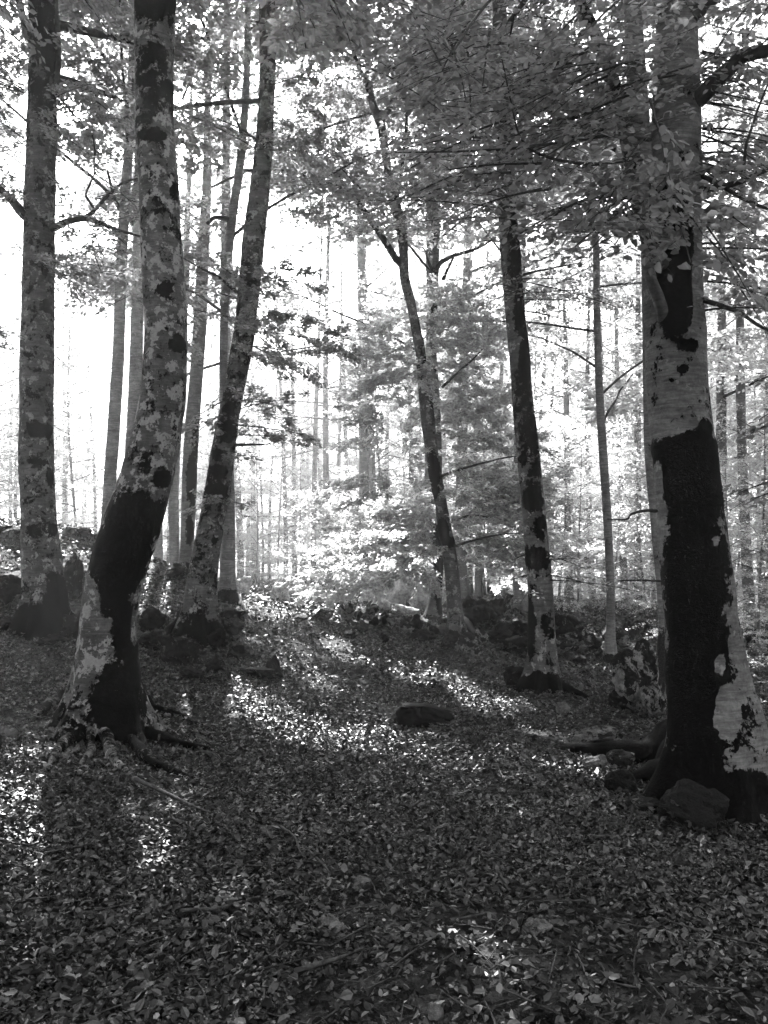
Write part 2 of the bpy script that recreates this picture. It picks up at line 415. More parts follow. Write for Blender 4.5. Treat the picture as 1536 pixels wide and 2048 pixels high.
# ------------------------------------------------------------------ TREES OF THE FOREGROUND AND MIDDLE
def patch_value(px, py, patches, base):
    v = np.full(len(px), base)
    for cx, cy_, rx, ry, s in patches:
        q = 1 - ((px - cx) / rx) ** 2 - ((py - cy_) / ry) ** 2
        if s > 0: v = np.maximum(v, np.clip(q * 1.25, -1.2, 1) * s)
        else: v = np.where(q > 0, np.minimum(v, s * np.clip(q * 3, 0, 1) + v * (1 - np.clip(q * 3, 0, 1))), v)
    return v
def trunk_from_rows(rows, D, top_h, lean=None):
    """rows: (py, x_left, x_right) top to bottom in the photo -> centreline in the world, radius"""
    rows = sorted(rows, key=lambda r: -r[0])
    P = [at((a + b) / 2, y, D) for y, a, b in rows]
    R = [(b - a) / 2 / FPX * (p - EYE) @ FW for (y, a, b), p in zip(rows, P)]
    P = np.array(P); R = np.array(R)
    d = P[-1] - P[-3 if len(P) > 3 else -2]; d /= np.linalg.norm(d); d = d * .6 + np.array([0, 0, .4]); d /= np.linalg.norm(d)
    z = P[-1][2]; r = R[-1]; Q = []; RR = []
    while z < top_h:
        l = Q[-1] if Q else P[-1]; q = l + d * 1.5 + RNG.normal(0, .08, 3); Q.append(q); z = q[2]; RR.append(r * max(.12, 1 - (z - P[-1][2]) / (top_h - P[-1][2] + .01) * .88))
    if Q: P = np.vstack([P, Q]); R = np.concatenate([R, RR])
    return P, R
def make_trunk(tree, P, R, mat, patches, seg=32, step=.06, flare=.6, nlobe=5, base_moss=-.75, wob=.10):
    g0 = float(gz(P[:1, 0], P[:1, 1])[0])
    if P[0][2] > g0 - .25:
        P = np.vstack([[P[0][0], P[0][1], g0 - .3], P]); R = np.concatenate([[R[0] * 1.02], R])
    V, F, dirs, C = tube(P, R, seg, step)
    rad = np.linalg.norm(V - np.repeat(C, seg, 0), axis=1)
    h = np.repeat(C[:, 2], seg) - gz(V[:, 0], V[:, 1], False)
    ang = np.arctan2(dirs[:, 1], dirs[:, 0]); ph = RNG.uniform(0, 6, 3)
    lobe = .5 + .5 * np.sin(ang * nlobe + ph[0] + 1.2 * np.sin(ang + ph[1])); lobe = lobe ** 1.5
    f = np.exp(-np.clip(h, -.1, 9) / .24) * flare * (.12 + 1.25 * lobe ** 1.3) + np.exp(-np.clip(h, 0, 9) / .8) * .10 * (lobe - .3)
    w = fbm(V, 2.2, 3) * wob * .9 + fbm(V, 9, 2) * wob * .3
    V = V + dirs * (rad * (f + w))[:, None]
    # old branch scars
    px, py, zz = project(V)
    mv = patch_value(px, py, patches, base_moss)
    low = np.clip(1 - h / .3, 0, 1); mv = np.maximum(mv, low * .9 - .75)
    mv = np.maximum(mv, base_moss + .25 * fbm(V, .8, 2))
    if patches:
        V = V + dirs * (np.clip(mv, 0, .5) * .02)[:, None]
    o = put('trunk', V, F, mat, tree, {'moss': mv})
    return P, R
def limb(tree, pts, r0, r1, mat=BRANCH, seg=8, name='branch', moss=None):
    V, F, _, C = tube(pts, np.linspace(r0, r1, len(pts)), seg, step=max(.05, r0 * 1.2), wob=.15)
    if moss is not None: o = put(name, V, F, mat, tree, {'moss': np.full(len(V), moss)})
    else: o = put(name, V, F, mat, tree)
    return o
def root(tree, pix, r0, r1, mat, moss=.2, sink=.35):
    pts = np.array([ground_hit(a, b) for a, b in pix])
    Q, r, u = resample(pts, np.linspace(r0, r1, len(pts)), .035)
    f = u / u[-1]
    Q[:, 0] += .03 * np.sin(f * 9 + r0 * 90) * f; Q[:, 1] += .03 * np.cos(f * 7 + r0 * 50) * f
    Q[:, 2] = gz(Q[:, 0], Q[:, 1]) + r * .7 + .015 + .12 * np.clip(1 - f * 2.2, 0, 1) ** 1.5 - np.clip(f - .8, 0, 1) * (r1 * 9)
    V, F, _, C = tube(Q, r * (1 + .15 * np.sin(f * 14)), 12, wob=.35)
    return put('root', V, F, mat, tree, {'moss': np.full(len(V), moss)})
def interp_z(P, R, z):
    return np.array([np.interp(z, P[:, 2], P[:, k]) for k in range(3)]), float(np.interp(z, P[:, 2], R))
def high_crown(tree, P, R, z0, z1, rad, nlimb, nspray, nleaf, size, fo=None, mat=LEAF, az=None, br=True):
    """limbs leave the trunk between z0 and z1; flat sprays along each of them"""
    fo = fo or Foliage()
    for k in range(nlimb):
        z = z0 + (z1 - z0) * (k + RNG.random()) / nlimb
        b, r = interp_z(P, R, z)
        a = RNG.uniform(0, 2 * np.pi) if az is None else az[k % len(az)] + RNG.normal(0, .4)
        Ln = rad * RNG.uniform(.6, 1.1) * (1 - .45 * (z - z0) / (z1 - z0 + .01))
        rise = RNG.uniform(.15, .7)
        q = np.linspace(0, 1, 6)[:, None]
        pts = b + q * np.array([math.cos(a), math.sin(a), 0]) * Ln + np.array([0, 0, 1.0]) * rise * Ln * q ** .8 + np.cumsum(RNG.normal(0, .05, (6, 3)), 0) * Ln * .2
        if br: limb(tree, pts, max(.02, r * .38), .012, BRANCH, 6)
        for j in range(nspray):
            u = RNG.uniform(.2, 1.0); c = np.array([np.interp(u, q[:, 0], pts[:, m]) for m in range(3)])
            a2 = a + RNG.choice([-1, 1]) * RNG.uniform(.2, 1.4)
            l2 = RNG.uniform(.7, 1.7) * (.5 + rad / 7)
            e = c + np.array([math.cos(a2), math.sin(a2), RNG.uniform(-.15, .3)]) * l2
            fo.spray(c, e, l2 * .5, nleaf, size)
    return fo

def pix_sprays(fo, items, size, twigs=False, wid=.45, dens=220, droop=.12, flat=.35):
    """items: (x0,y0,D0, x1,y1,D1) branches given where the photo shows them; leaf number follows area"""
    for it in items:
        o = at(*it[:3]); e = at(*it[3:6]); Ln = np.linalg.norm(e - o)
        w = wid * Ln if len(it) < 7 else it[6]
        fo.spray(o, e, w, int(max(30, dens * Ln * w * 2)), size, twigs, droop, flat)

TREES = {}
def big_tree(key, name_label, rows, D, top, mat, patches, group=None, **kw):
    P, R = trunk_from_rows(rows, D, top)
    t = thing('beech_tree', name_label, 'tree', (P[0][0], P[0][1], float(gz(P[:1, 0], P[:1, 1])[0])), group)
    P, R = make_trunk(t, P, R, mat, patches, **kw)
    TREES[key] = (t, P, R)
    return t, P, R
G1 = 'large beech trunks at the front of the wood'

# -- front left, curved and blotched
T2, P2, R2 = big_tree('T2', 'curved blotched beech with wide black moss band and spreading roots, on the left slope',
    [(0, 272, 348), (100, 269, 347), (200, 270, 346), (270, 270, 347), (350, 277, 357), (450, 280, 360), (550, 285, 367), (650, 289, 373), (720, 288, 375), (800, 279, 372),
     (850, 274, 367), (900, 257, 357), (950, 245, 346), (1000, 228, 333), (1050, 206, 322), (1100, 189, 303), (1150, 174, 288), (1200, 166, 277), (1250, 162, 271), (1300, 158, 268),
     (1350, 150, 271), (1400, 145, 280), (1450, 140, 284), (1490, 138, 288)], 7.6, 15, BARK_LICHEN,
    [(265, 1040, 60, 62, 1), (240, 1115, 62, 85, 1), (232, 1180, 30, 50, .8), (250, 1270, 28, 80, .75), (215, 1210, 22, 30, .4), (235, 1400, 60, 95, .8), (150, 1470, 60, 50, .2), (270, 1470, 50, 40, .35), (265, 1330, 22, 80, .8), (310, 5, 50, 32, .8), (305, 270, 28, 14, .7), (325, 955, 18, 22, .8),
     (354, 688, 18, 16, .7), (330, 578, 16, 14, .6), (300, 130, 30, 50, .25), (340, 190, 14, 40, .3), (310, 200, 34, 30, .2), (290, 240, 20, 10, .4), (318, 420, 12, 10, .3), (348, 385, 10, 20, .5), (180, 1280, 26, 60, -1.2), (175, 1215, 26, 30, -1), (268, 1255, 8, 40, -.8)],  # last thin strip leaves moss off to paint a bright rim
    G1, seg=56, step=.035, flare=.75, nlobe=5, base_moss=-.72)
# -- far left
T1, P1, R1 = big_tree('T1', 'straight pale grey beech rising from mossy roots at the left border of the picture',
    [(0, 58, 114), (100, 60, 114), (200, 58, 113), (300, 54, 112), (400, 49, 110), (500, 48, 109), (600, 45, 107), (720, 42, 106), (850, 40, 105), (920, 37, 106), (1000, 42, 108), (1100, 45, 117), (1170, 48, 124), (1230, 48, 128), (1270, 46, 132)],
    11.3, 16, BARK, [(76, 860, 24, 16, .9), (95, 862, 12, 14, .8), (85, 1245, 75, 45, 1), (115, 1190, 26, 50, .9), (86, 60, 60, 190, .22), (93, 612, 12, 14, .7), (92, 540, 10, 10, .6), (70, 925, 22, 10, .3), (100, 955, 8, 20, .6), (62, 1060, 14, 10, .4), (106, 1060, 10, 16, .7), (86, 230, 40, 40, .15)],  # broad faint patches near the top paint shade on the upper trunk
    G1, seg=40, step=.05, flare=.6, base_moss=-.9)
# -- leaning one
T3, P3, R3 = big_tree('T3', 'right leaning beech with leafy tiers beside it, behind the curved beech',
    [(0, 518, 550), (100, 520, 552), (200, 517, 549), (300, 510, 545), (400, 496, 538), (480, 484, 529), (540, 479, 524), (650, 470, 512), (700, 461, 505), (800, 445, 484), (850, 433, 476), (900, 424, 470), (950, 414, 465),
     (1000, 405, 458), (1050, 398, 448), (1100, 386, 439), (1150, 376, 434), (1200, 368, 431), (1240, 363, 432), (1265, 360, 434)],
    11.5, 17, BARK, [(452, 862, 28, 24, .9), (440, 910, 20, 14, .5), (440, 942, 18, 14, .8), (430, 982, 26, 14, .9), (398, 1275, 70, 34, 1), (400, 1242, 12, 12, .8), (460, 815, 14, 14, .4), (480, 620, 10, 10, .5), (500, 540, 10, 14, .5), (525, 250, 12, 12, .4), (430, 1080, 8, 8, .6), (535, 60, 25, 80, .1)],
    G1, seg=36, step=.05, flare=.55, base_moss=-.85)
# -- big right
T11, P11, R11 = big_tree('T11', 'thickest beech with a long black moss sheath, standing in front at the right',
    [(0, 1312, 1392), (100, 1310, 1396), (200, 1306, 1400), (300, 1300, 1402), (400, 1294, 1403), (500, 1286, 1404), (600, 1286, 1406), (700, 1292, 1410), (800, 1298, 1418), (850, 1302, 1424), (900, 1304, 1429), (950, 1310, 1434), (1000, 1315, 1442),
     (1050, 1318, 1449), (1100, 1320, 1455), (1150, 1324, 1462), (1200, 1329, 1468), (1250, 1333, 1475), (1300, 1335, 1483), (1350, 1338, 1492), (1400, 1341, 1503), (1450, 1342, 1513), (1500, 1340, 1524), (1560, 1335, 1535), (1610, 1335, 1540)],
    6.2, 14, BARK_SMOOTH, [(1392, 960, 72, 100, 1), (1378, 905, 78, 42, 1), (1320, 900, 22, 16, .9), (1392, 1150, 72, 190, 1), (1395, 1370, 72, 230, 1), (1390, 1560, 60, 110, 1), (1480, 1600, 90, 60, 1), (1340, 1570, 60, 80, 1), (1352, 560, 42, 130, 1), (1355, 465, 32, 80, .7), (1375, 690, 26, 12, .6),
     (1440, 1450, 60, 70, .35), (1365, 740, 12, 8, .7), (1345, 760, 16, 8, .3), (1410, 860, 16, 26, .8),
     (1455, 1425, 30, 62, -.9), (1440, 1330, 14, 20, -.8), (1490, 1515, 20, 18, -.9), (1430, 1080, 9, 12, -.9), (1462, 1285, 7, 18, -.8), (1316, 980, 10, 62, -1.3), (1398, 560, 16, 90, -.9)],
    G1, seg=64, step=.035, flare=.55, nlobe=4, base_moss=-1.0)
# -- right centre
T10, P10, R10 = big_tree('T10', 'slim dark flecked beech leaning left, standing between the stump and the thickest beech',
    [(0, 984, 1012), (120, 986, 1018), (225, 989, 1024), (300, 992, 1028), (400, 996, 1031), (450, 998, 1034), (500, 1000, 1040), (600, 1008, 1048), (700, 1017, 1057), (800, 1025, 1066), (900, 1032, 1078), (1000, 1043, 1088), (1100, 1050, 1098),
     (1150, 1054, 1103), (1200, 1058, 1107), (1250, 1060, 1110), (1300, 1059, 1112), (1350, 1057, 1112), (1375, 1055, 1114)],
    10.7, 16, BARK, [(1050, 720, 14, 70, .8), (1038, 620, 12, 60, .5), (1030, 500, 16, 80, .5), (1065, 1000, 24, 26, .9), (1080, 1050, 14, 26, .5), (1074, 1118, 30, 24, 1), (1060, 870, 24, 60, .3), (1062, 1260, 10, 60, .7), (1080, 1378, 70, 34, 1), (1095, 1250, 14, 30, .4), (1070, 950, 14, 50, .3), (1044, 800, 30, 60, .25)],
    G1, seg=36, step=.05, flare=.6, base_moss=-.7)
# -- centre, forked
T8, P8, R8 = big_tree('T8', 'forked beech with layered light foliage, rising from the rocks at the centre',
    [(240, 752, 770), (300, 762, 778), (350, 769, 785), (400, 777, 798), (450, 792, 813), (500, 798, 816), (560, 799, 818), (600, 812, 830), (650, 820, 840), (700, 831, 850), (750, 834, 853), (800, 838, 863), (850, 843, 871), (900, 850, 875), (950, 858, 884),
     (1000, 869, 893), (1050, 875, 901), (1100, 884, 912), (1150, 890, 918), (1200, 893, 922), (1265, 900, 928)],
    15.5, 8, BARK, [(866, 950, 14, 50, .8), (885, 1062, 14, 24, .8), (900, 1085, 16, 14, .8), (868, 790, 8, 60, .6), (850, 700, 8, 40, .5), (800, 395, 18, 12, .9), (840, 600, 6, 60, .3)],
    G1, seg=28, step=.06, flare=.55, base_moss=-.75)
# -- behind the centre one
T9, P9, R9 = big_tree('T9', 'pale footed beech with black moss stripe, close behind the forked centre beech',
    [(540, 864, 878), (600, 863, 877), (700, 858, 872), (800, 866, 880), (900, 866, 884), (1000, 866, 884), (1100, 866, 886), (1150, 864, 885), (1200, 858, 881), (1245, 850, 879)],
    17.2, 12, BARK_SMOOTH, [(880, 1140, 12, 90, 1), (872, 1080, 14, 30, .5), (882, 1190, 8, 50, .8), (868, 600, 8, 60, .4)], 'slimmer beeches among the front trunks', seg=24, step=.08, flare=.6, base_moss=-.9)
T4, P4, R4 = big_tree('T4', 'thin dark beech curving up close behind the leaning beech, a black foot on the bank',
    [(100, 488, 502), (200, 484, 499), (340, 471, 488), (420, 457, 475), (500, 447, 466), (640, 440, 456), (780, 438, 454), (900, 446, 466), (1000, 448, 470), (1060, 443, 470), (1130, 443, 470), (1170, 439, 469), (1196, 436, 471)],
    14.4, 15, BARK_HAZE_TONE, [(455, 1195, 40, 18, 1)], 'slimmer beeches among the front trunks', seg=24, step=.08, flare=.4, base_moss=-.6)
T5, P5, R5 = big_tree('T5', 'slim dark trunk on the bank crest, between the left border beech and the curved beech',
    [(0, 262, 276), (250, 252, 270), (400, 240, 260), (520, 232, 253), (700, 226, 249), (850, 216, 240), (950, 208, 233), (1020, 205, 230), (1062, 203, 230)],
    16.0, 14, BARK_HAZE_TONE, [], 'slimmer beeches among the front trunks', seg=20, step=.1, flare=.3, base_moss=-.6)
T6, P6, R6 = big_tree('T6', 'dark trunk half hidden behind the curved beech, its left edge showing',
    [(200, 270, 290), (500, 266, 288), (700, 260, 286), (850, 254, 280), (960, 246, 272), (1080, 240, 268)],
    17.0, 15, BARK_HAZE_TONE, [], 'slimmer beeches among the front trunks', seg=20, step=.1, flare=.3, base_moss=-.5)
T7, P7, R7 = big_tree('T7', 'pale sunlit trunk with dark moss flecks, just right of the curved beech',
    [(500, 395, 418), (650, 386, 414), (750, 380, 406), (850, 370, 398), (950, 364, 393), (1050, 362, 390), (1100, 360, 388), (1148, 358, 390)],
    19.0, 15, BARK_SMOOTH, [(384, 960, 12, 60, .8), (380, 1060, 8, 30, .7), (392, 880, 8, 40, .5)], 'slimmer beeches among the front trunks', seg=20, step=.1, flare=.3, base_moss=-.9)
T12, P12, R12 = big_tree('T12', 'bright smooth thin trunk standing left of the moss flecked pale trunk',
    [(700, 352, 370), (900, 342, 361), (1000, 337, 357), (1100, 339, 359), (1146, 340, 362)],
    20.0, 14, BARK_SMOOTH, [], 'slimmer beeches among the front trunks', seg=18, step=.12, flare=.3, base_moss=-1.4)
T13, P13, R13 = big_tree('T13', 'slender grey beech with a swollen foot, alone right of the slim flecked beech',
    [(500, 1186, 1199), (650, 1187, 1201), (780, 1191, 1206), (900, 1197, 1214), (1000, 1204, 1221), (1100, 1210, 1226), (1200, 1213, 1230), (1280, 1212, 1231), (1322, 1206, 1236)],
    15.5, 12, BARK_HAZE_TONE, [(1222, 1325, 14, 14, .8)], 'slimmer beeches among the front trunks', seg=20, step=.1, flare=.35, base_moss=-.9)
T14, P14, R14 = big_tree('T14', 'mossy dark trunk half hidden behind the foot of the thickest beech',
    [(900, 1288, 1304), (1100, 1306, 1326), (1200, 1316, 1340), (1290, 1318, 1346), (1340, 1314, 1350)],
    12.2, 11, BARK_HAZE_TONE, [(1330, 1320, 30, 60, 1)], 'slimmer beeches among the front trunks', seg=20, step=.1, flare=.5, base_moss=-.5)

# roots
root(T2, [(160, 1395), (125, 1405), (95, 1425), (50, 1445)], .075, .02, BARK, .1)
root(T2, [(165, 1450), (140, 1490), (112, 1520), (80, 1550)], .065, .015, BARK, .05)
root(T2, [(200, 1470), (220, 1510), (240, 1545), (280, 1575)], .065, .016, BARK, -.1)
root(T2, [(255, 1460), (310, 1488), (360, 1500), (430, 1502)], .075, .018, BARK, .4)
root(T2, [(235, 1480), (285, 1520), (335, 1545), (375, 1556)], .055, .015, BARK, .3)
root(T2, [(185, 1480), (178, 1520), (160, 1555)], .045, .012, BARK, -.2)
root(T2, [(275, 1410), (315, 1430), (365, 1436), (400, 1450)], .05, .013, BARK, .5)
root(T11, [(1360, 1540), (1310, 1560), (1270, 1572), (1240, 1580)], .10, .03, BARK, .6)
root(T11, [(1350, 1510), (1290, 1530), (1220, 1518), (1160, 1510), (1115, 1498)], .11, .035, BARK, .8)
root(T11, [(1400, 1600), (1380, 1640), (1400, 1670)], .12, .03, BARK, .8)
root(T11, [(1480, 1600), (1530, 1620), (1600, 1640)], .12, .03, BARK, .8)
root(T10, [(1100, 1372), (1140, 1390), (1185, 1404)], .07, .02, BARK, .8)
root(T10, [(1065, 1372), (1050, 1382), (1030, 1384)], .06, .02, BARK, .8)
root(T8, [(925, 1262), (960, 1280), (1005, 1292)], .09, .03, BARK, .9)
root(T8, [(905, 1262), (880, 1268), (850, 1264)], .07, .02, BARK, .3)
root(T1, [(118, 1240), (140, 1262), (158, 1290)], .09, .03, BARK, .9)
root(T1, [(60, 1250), (30, 1262), (-10, 1270)], .09, .03, BARK, .9)
root(T3, [(370, 1250), (345, 1262), (320, 1285)], .07, .02, BARK, .8)
root(T3, [(425, 1255), (445, 1270), (470, 1285)], .07, .02, BARK, .8)
root(T4, [(462, 1195), (478, 1205), (488, 1222)], .06, .02, BARK, .5)

# visible limbs
def plimb(tree, pix, r0, r1, mat=BRANCH, moss=None, seg=8):
    return limb(tree, [at(*p) for p in pix], r0, r1, mat, seg, moss=moss)
plimb(T1, [(52, 432, 11.3), (38, 418, 11.1), (22, 398, 11.0), (0, 378, 10.9), (-60, 330, 10.7)], .07, .03, BRANCH)
plimb(T1, [(105, 458, 11.2), (130, 444, 11), (170, 436, 10.9), (205, 448, 10.8), (240, 462, 10.7), (280, 472, 10.6)], .05, .012)
plimb(T1, [(168, 436, 10.9), (185, 425, 10.9), (212, 395, 10.9), (240, 368, 10.9), (275, 356, 10.9)], .03, .01)
plimb(T1, [(190, 420, 10.9), (170, 390, 10.9), (188, 350, 10.9), (190, 300, 10.9), (185, 270, 10.9)], .018, .006)
plimb(T1, [(106, 190, 11.3), (114, 150, 11.3), (116, 90, 11.3), (112, 20, 11.3), (105, -80, 11.3)], .06, .03)
plimb(T1, [(70, 90, 11.3), (52, 60, 11.3), (40, 10, 11.3), (20, -60, 11.3)], .06, .04)
plimb(T1, [(112, 185, 11.2), (140, 220, 11), (165, 250, 11)], .018, .006)
plimb(T3, [(515, 282, 11.5), (490, 262, 11.4), (460, 248, 11.3), (430, 235, 11.2)], .018, .006)
plimb(T3, [(480, 590, 11.5), (440, 555, 11.3), (400, 535, 11.2), (365, 515, 11.1)], .025, .008)
plimb(T3, [(470, 890, 11.4), (500, 889, 11.3), (527, 889, 11.2)], .022, .010)
plimb(T8, [(805, 530, 15.5), (790, 515, 15.5), (765, 475, 15.4), (735, 430, 15.3), (700, 385, 15.2), (670, 368, 15.1), (640, 366, 15.0), (612, 355, 15), (590, 338, 15)], .07, .018, seg=10)
plimb(T8, [(700, 385, 15.2), (685, 365, 15.2), (672, 342, 15.2)], .03, .01)
plimb(T8, [(760, 245, 15.5), (745, 215, 15.5), (738, 180, 15.5), (735, 110, 15.5), (730, 20, 15.5), (728, -60, 15.5), (735, -300, 15.5)], .075, .04, BARK_HAZE_TONE, -.5, 12)
plimb(T8, [(762, 242, 15.5), (775, 225, 15.4), (790, 195, 15.4), (800, 168, 15.3), (815, 120, 15.3), (830, 20, 15.2), (850, -200, 15.2)], .06, .03, BARK_HAZE_TONE, -.5, 10)
plimb(T8, [(742, 195, 15.5), (725, 150, 15.4), (700, 90, 15.4), (690, 20, 15.4), (690, -50, 15.3)], .04, .02)
plimb(T8, [(792, 400, 15.5), (800, 370, 15.5), (808, 300, 15.5), (814, 240, 15.5), (812, 180, 15.5), (818, 90, 15.5)], .04, .02)
plimb(T8, [(876, 955, 15.5), (900, 945, 15.2), (950, 930, 15), (1010, 915, 14.8), (1040, 912, 14.6)], .028, .008)
plimb(T8, [(898, 1045, 15.5), (940, 1030, 15.2), (990, 1036, 15), (1030, 1045, 14.8)], .025, .008)
plimb(T8, [(905, 1095, 15.5), (930, 1085, 15.2), (990, 1070, 15), (1040, 1066, 14.8)], .025, .008)
plimb(T8, [(884, 775, 15.5), (915, 745, 15.4), (945, 720, 15.3), (965, 698, 15.2)], .025, .01)
plimb(T9, [(870, 545, 17.2), (880, 525, 17.1), (905, 512, 17), (940, 502, 16.8), (965, 492, 16.7), (992, 474, 16.6)], .05, .015)
plimb(T9, [(868, 548, 17.2), (855, 520, 17.1), (850, 500, 17.1), (838, 488, 17)], .03, .01)
plimb(T9, [(870, 545, 17.2), (872, 500, 17.2), (866, 450, 17.2), (868, 380, 17.2), (862, 300, 17.1)], .06, .03)
plimb(T9, [(885, 560, 17.2), (900, 530, 17), (912, 504, 17)], .035, .015)
# limbs of the thickest beech
plimb(T11, [(1335, 540, 6.1), (1308, 510, 6.0), (1284, 440, 5.95), (1268, 350, 5.9), (1248, 250, 5.85), (1232, 175, 5.8), (1195, 75, 5.7), (1158, 0, 5.6), (1120, -90, 5.5)], .062, .030, BARK, -.35, 12)
plimb(T11, [(1330, 650, 6.1), (1318, 600, 5.98), (1302, 560, 5.93), (1292, 510, 5.92)], .045, .034, BARK_SMOOTH, -1.2, 14)
plimb(T11, [(1330, 470, 6.2), (1300, 400, 6.2), (1282, 300, 6.2), (1276, 200, 6.2), (1268, 80, 6.2), (1262, -60, 6.2), (1250, -250, 6.2)], .095, .05, BARK_SMOOTH, -.6, 18)
plimb(T11, [(1395, 200, 6.1), (1420, 175, 6.0), (1455, 140, 5.9), (1490, 108, 5.8), (1530, 104, 5.7), (1600, 70, 5.5)], .062, .035, BRANCH, None, 12)
plimb(T11, [(1395, 380, 6.1), (1430, 376, 6.0), (1475, 366, 5.9), (1510, 350, 5.8), (1545, 335, 5.7)], .026, .014)
plimb(T11, [(1400, 350, 6.1), (1440, 370, 6.0), (1490, 400, 5.9), (1540, 420, 5.8)], .018, .01)
plimb(T11, [(1485, 360, 5.9), (1492, 290, 5.9), (1515, 220, 5.9), (1535, 170, 5.8)], .012, .006)
plimb(T11, [(1300, 280, 6.0), (1220, 270, 5.6), (1120, 285, 5.2), (1000, 300, 4.9), (880, 304, 4.7), (790, 305, 4.6)], .013, .003)
plimb(T11, [(1260, 320, 5.9), (1180, 330, 5.5), (1100, 318, 5.3), (1040, 290, 5.2), (1000, 100, 5.1)], .014, .004)
plimb(T11, [(1405, 600, 6.1), (1440, 610, 6.0), (1480, 625, 5.9), (1515, 650, 5.8), (1545, 665, 5.7)], .020, .008)
plimb(T11, [(1313, 1022, 6.1), (1290, 1021, 6.0), (1262, 1027, 5.95), (1255, 1040, 5.9), (1215, 1038, 5.85)], .012, .004)
plimb(T11, [(1322, 1162, 6.1), (1280, 1160, 6.1), (1235, 1162, 6.1)], .008, .004)
plimb(T10, [(1018, 560, 10.7), (1060, 545, 10.4), (1110, 535, 10.2), (1160, 525, 10.0)], .022, .006)
plimb(T10, [(1010, 240, 10.7), (1050, 215, 10.5), (1100, 200, 10.3), (1140, 218, 10.2)], .03, .01)
plimb(T5, [(240, 420, 16), (232, 405, 15.9), (226, 390, 15.9), (215, 340, 15.8)], .04, .02)
plimb(T4, [(462, 440, 14.4), (445, 436, 14.3), (428, 434, 14.2), (414, 448, 14.2)], .05, .03)
plimb(T12, [(365, 200, 20), (380, 160, 20), (390, 110, 20), (388, 60, 20)], .03, .01)

# ------------------------------------------------------------------ FOLIAGE of the main trees
# tiers beside the leaning beech
fo = Foliage()
tiers = [(485, 640, 11.5, 640, 640, 10.8), (480, 660, 11.4, 700, 672, 11.0), (475, 690, 11.4, 690, 705, 10.9), (480, 680, 11.3, 610, 735, 10.4), (470, 820, 11.3, 600, 782, 10.9), (468, 850, 11.3, 625, 858, 10.8), (465, 870, 11.3, 610, 868, 11.2),
         (470, 800, 11.3, 560, 800, 10.6), (460, 900, 11.3, 500, 915, 10.9), (440, 1000, 11.3, 400, 985, 10.8), (420, 1010, 11.3, 368, 1025, 11), (450, 1000, 11.4, 498, 1008, 11.2), (440, 830, 11.3, 385, 865, 10.8), (450, 800, 11.3, 390, 830, 11.2), (490, 560, 11.4, 380, 480, 11), (490, 570, 11.5, 410, 500, 10.6),
         (480, 600, 11.5, 370, 560, 11.2), (478, 640, 11.3, 380, 610, 11.0), (500, 540, 11.4, 620, 530, 11), (500, 560, 11.4, 645, 560, 11.4), (515, 300, 11.4, 420, 240, 11), (520, 280, 11.4, 360, 215, 11.4), (515, 300, 11.4, 640, 260, 11), (520, 240, 11.4, 650, 210, 11.3), (520, 180, 11.4, 640, 130, 11.5),
         (475, 650, 11.2, 560, 690, 10.4), (478, 560, 11.3, 540, 620, 10.7), (540, 300, 11.3, 700, 300, 10.6)]
pix_sprays(fo, tiers, .062, True, .40, 620, .08)
high_crown(T3, P3, R3, 7.2, 16, 4.2, 11, 9, 230, .105, fo)
foliage_obj(fo, LEAF, T3)
# left border beech
fo = Foliage()
it = []
for k in range(26):
    x1 = RNG.uniform(120, 290); y1 = RNG.uniform(240, 590); it.append((108 if x1 < 200 else 190, y1 + RNG.uniform(-60, 60), 11.0, x1, y1, RNG.uniform(10.2, 11.8)))
for k in range(14):
    x1 = RNG.uniform(-80, 30); y1 = RNG.uniform(40, 420); it.append((48, y1 + RNG.uniform(-40, 80), 11.1, x1, y1, RNG.uniform(10.2, 12)))
for k in range(8):
    x1 = RNG.uniform(120, 250); y1 = RNG.uniform(0, 220); it.append((110, y1 + RNG.uniform(0, 60), 11.1, x1, y1, RNG.uniform(10.2, 12)))
it += [(-90, 640, 10.2, 30, 655, 10.2), (-90, 680, 10.1, 25, 690, 10.3)]
pix_sprays(fo, it, .062, True, .42, 430, .1)
high_crown(T1, P1, R1, 7.5, 15, 4.6, 11, 9, 230, .105, fo)
foliage_obj(fo, LEAF, T1)
# curved front beech: crown above the frame, a few dark sprays hanging into view at the top
fo = Foliage()
pix_sprays(fo, [(560, -60, 5.6, 640, 50, 5.2), (600, -80, 5.6, 690, 40, 5.4), (580, -60, 5.4, 612, 70, 5.0), (640, -60, 5.4, 700, 60, 5.1), (350, -40, 7.2, 420, 20, 7), (-60, -60, 6, 60, 30, 6), (120, -60, 7, 210, 40, 7)], .075, True, .35, 330, .1)
foliage_obj(fo, LEAF_NEAR, T2, six=True, name='foliage', stuff=True)
foliage_obj(high_crown(T2, P2, R2, 6.6, 14, 4.6, 11, 10, 200, .105), LEAF_NEAR, T2)
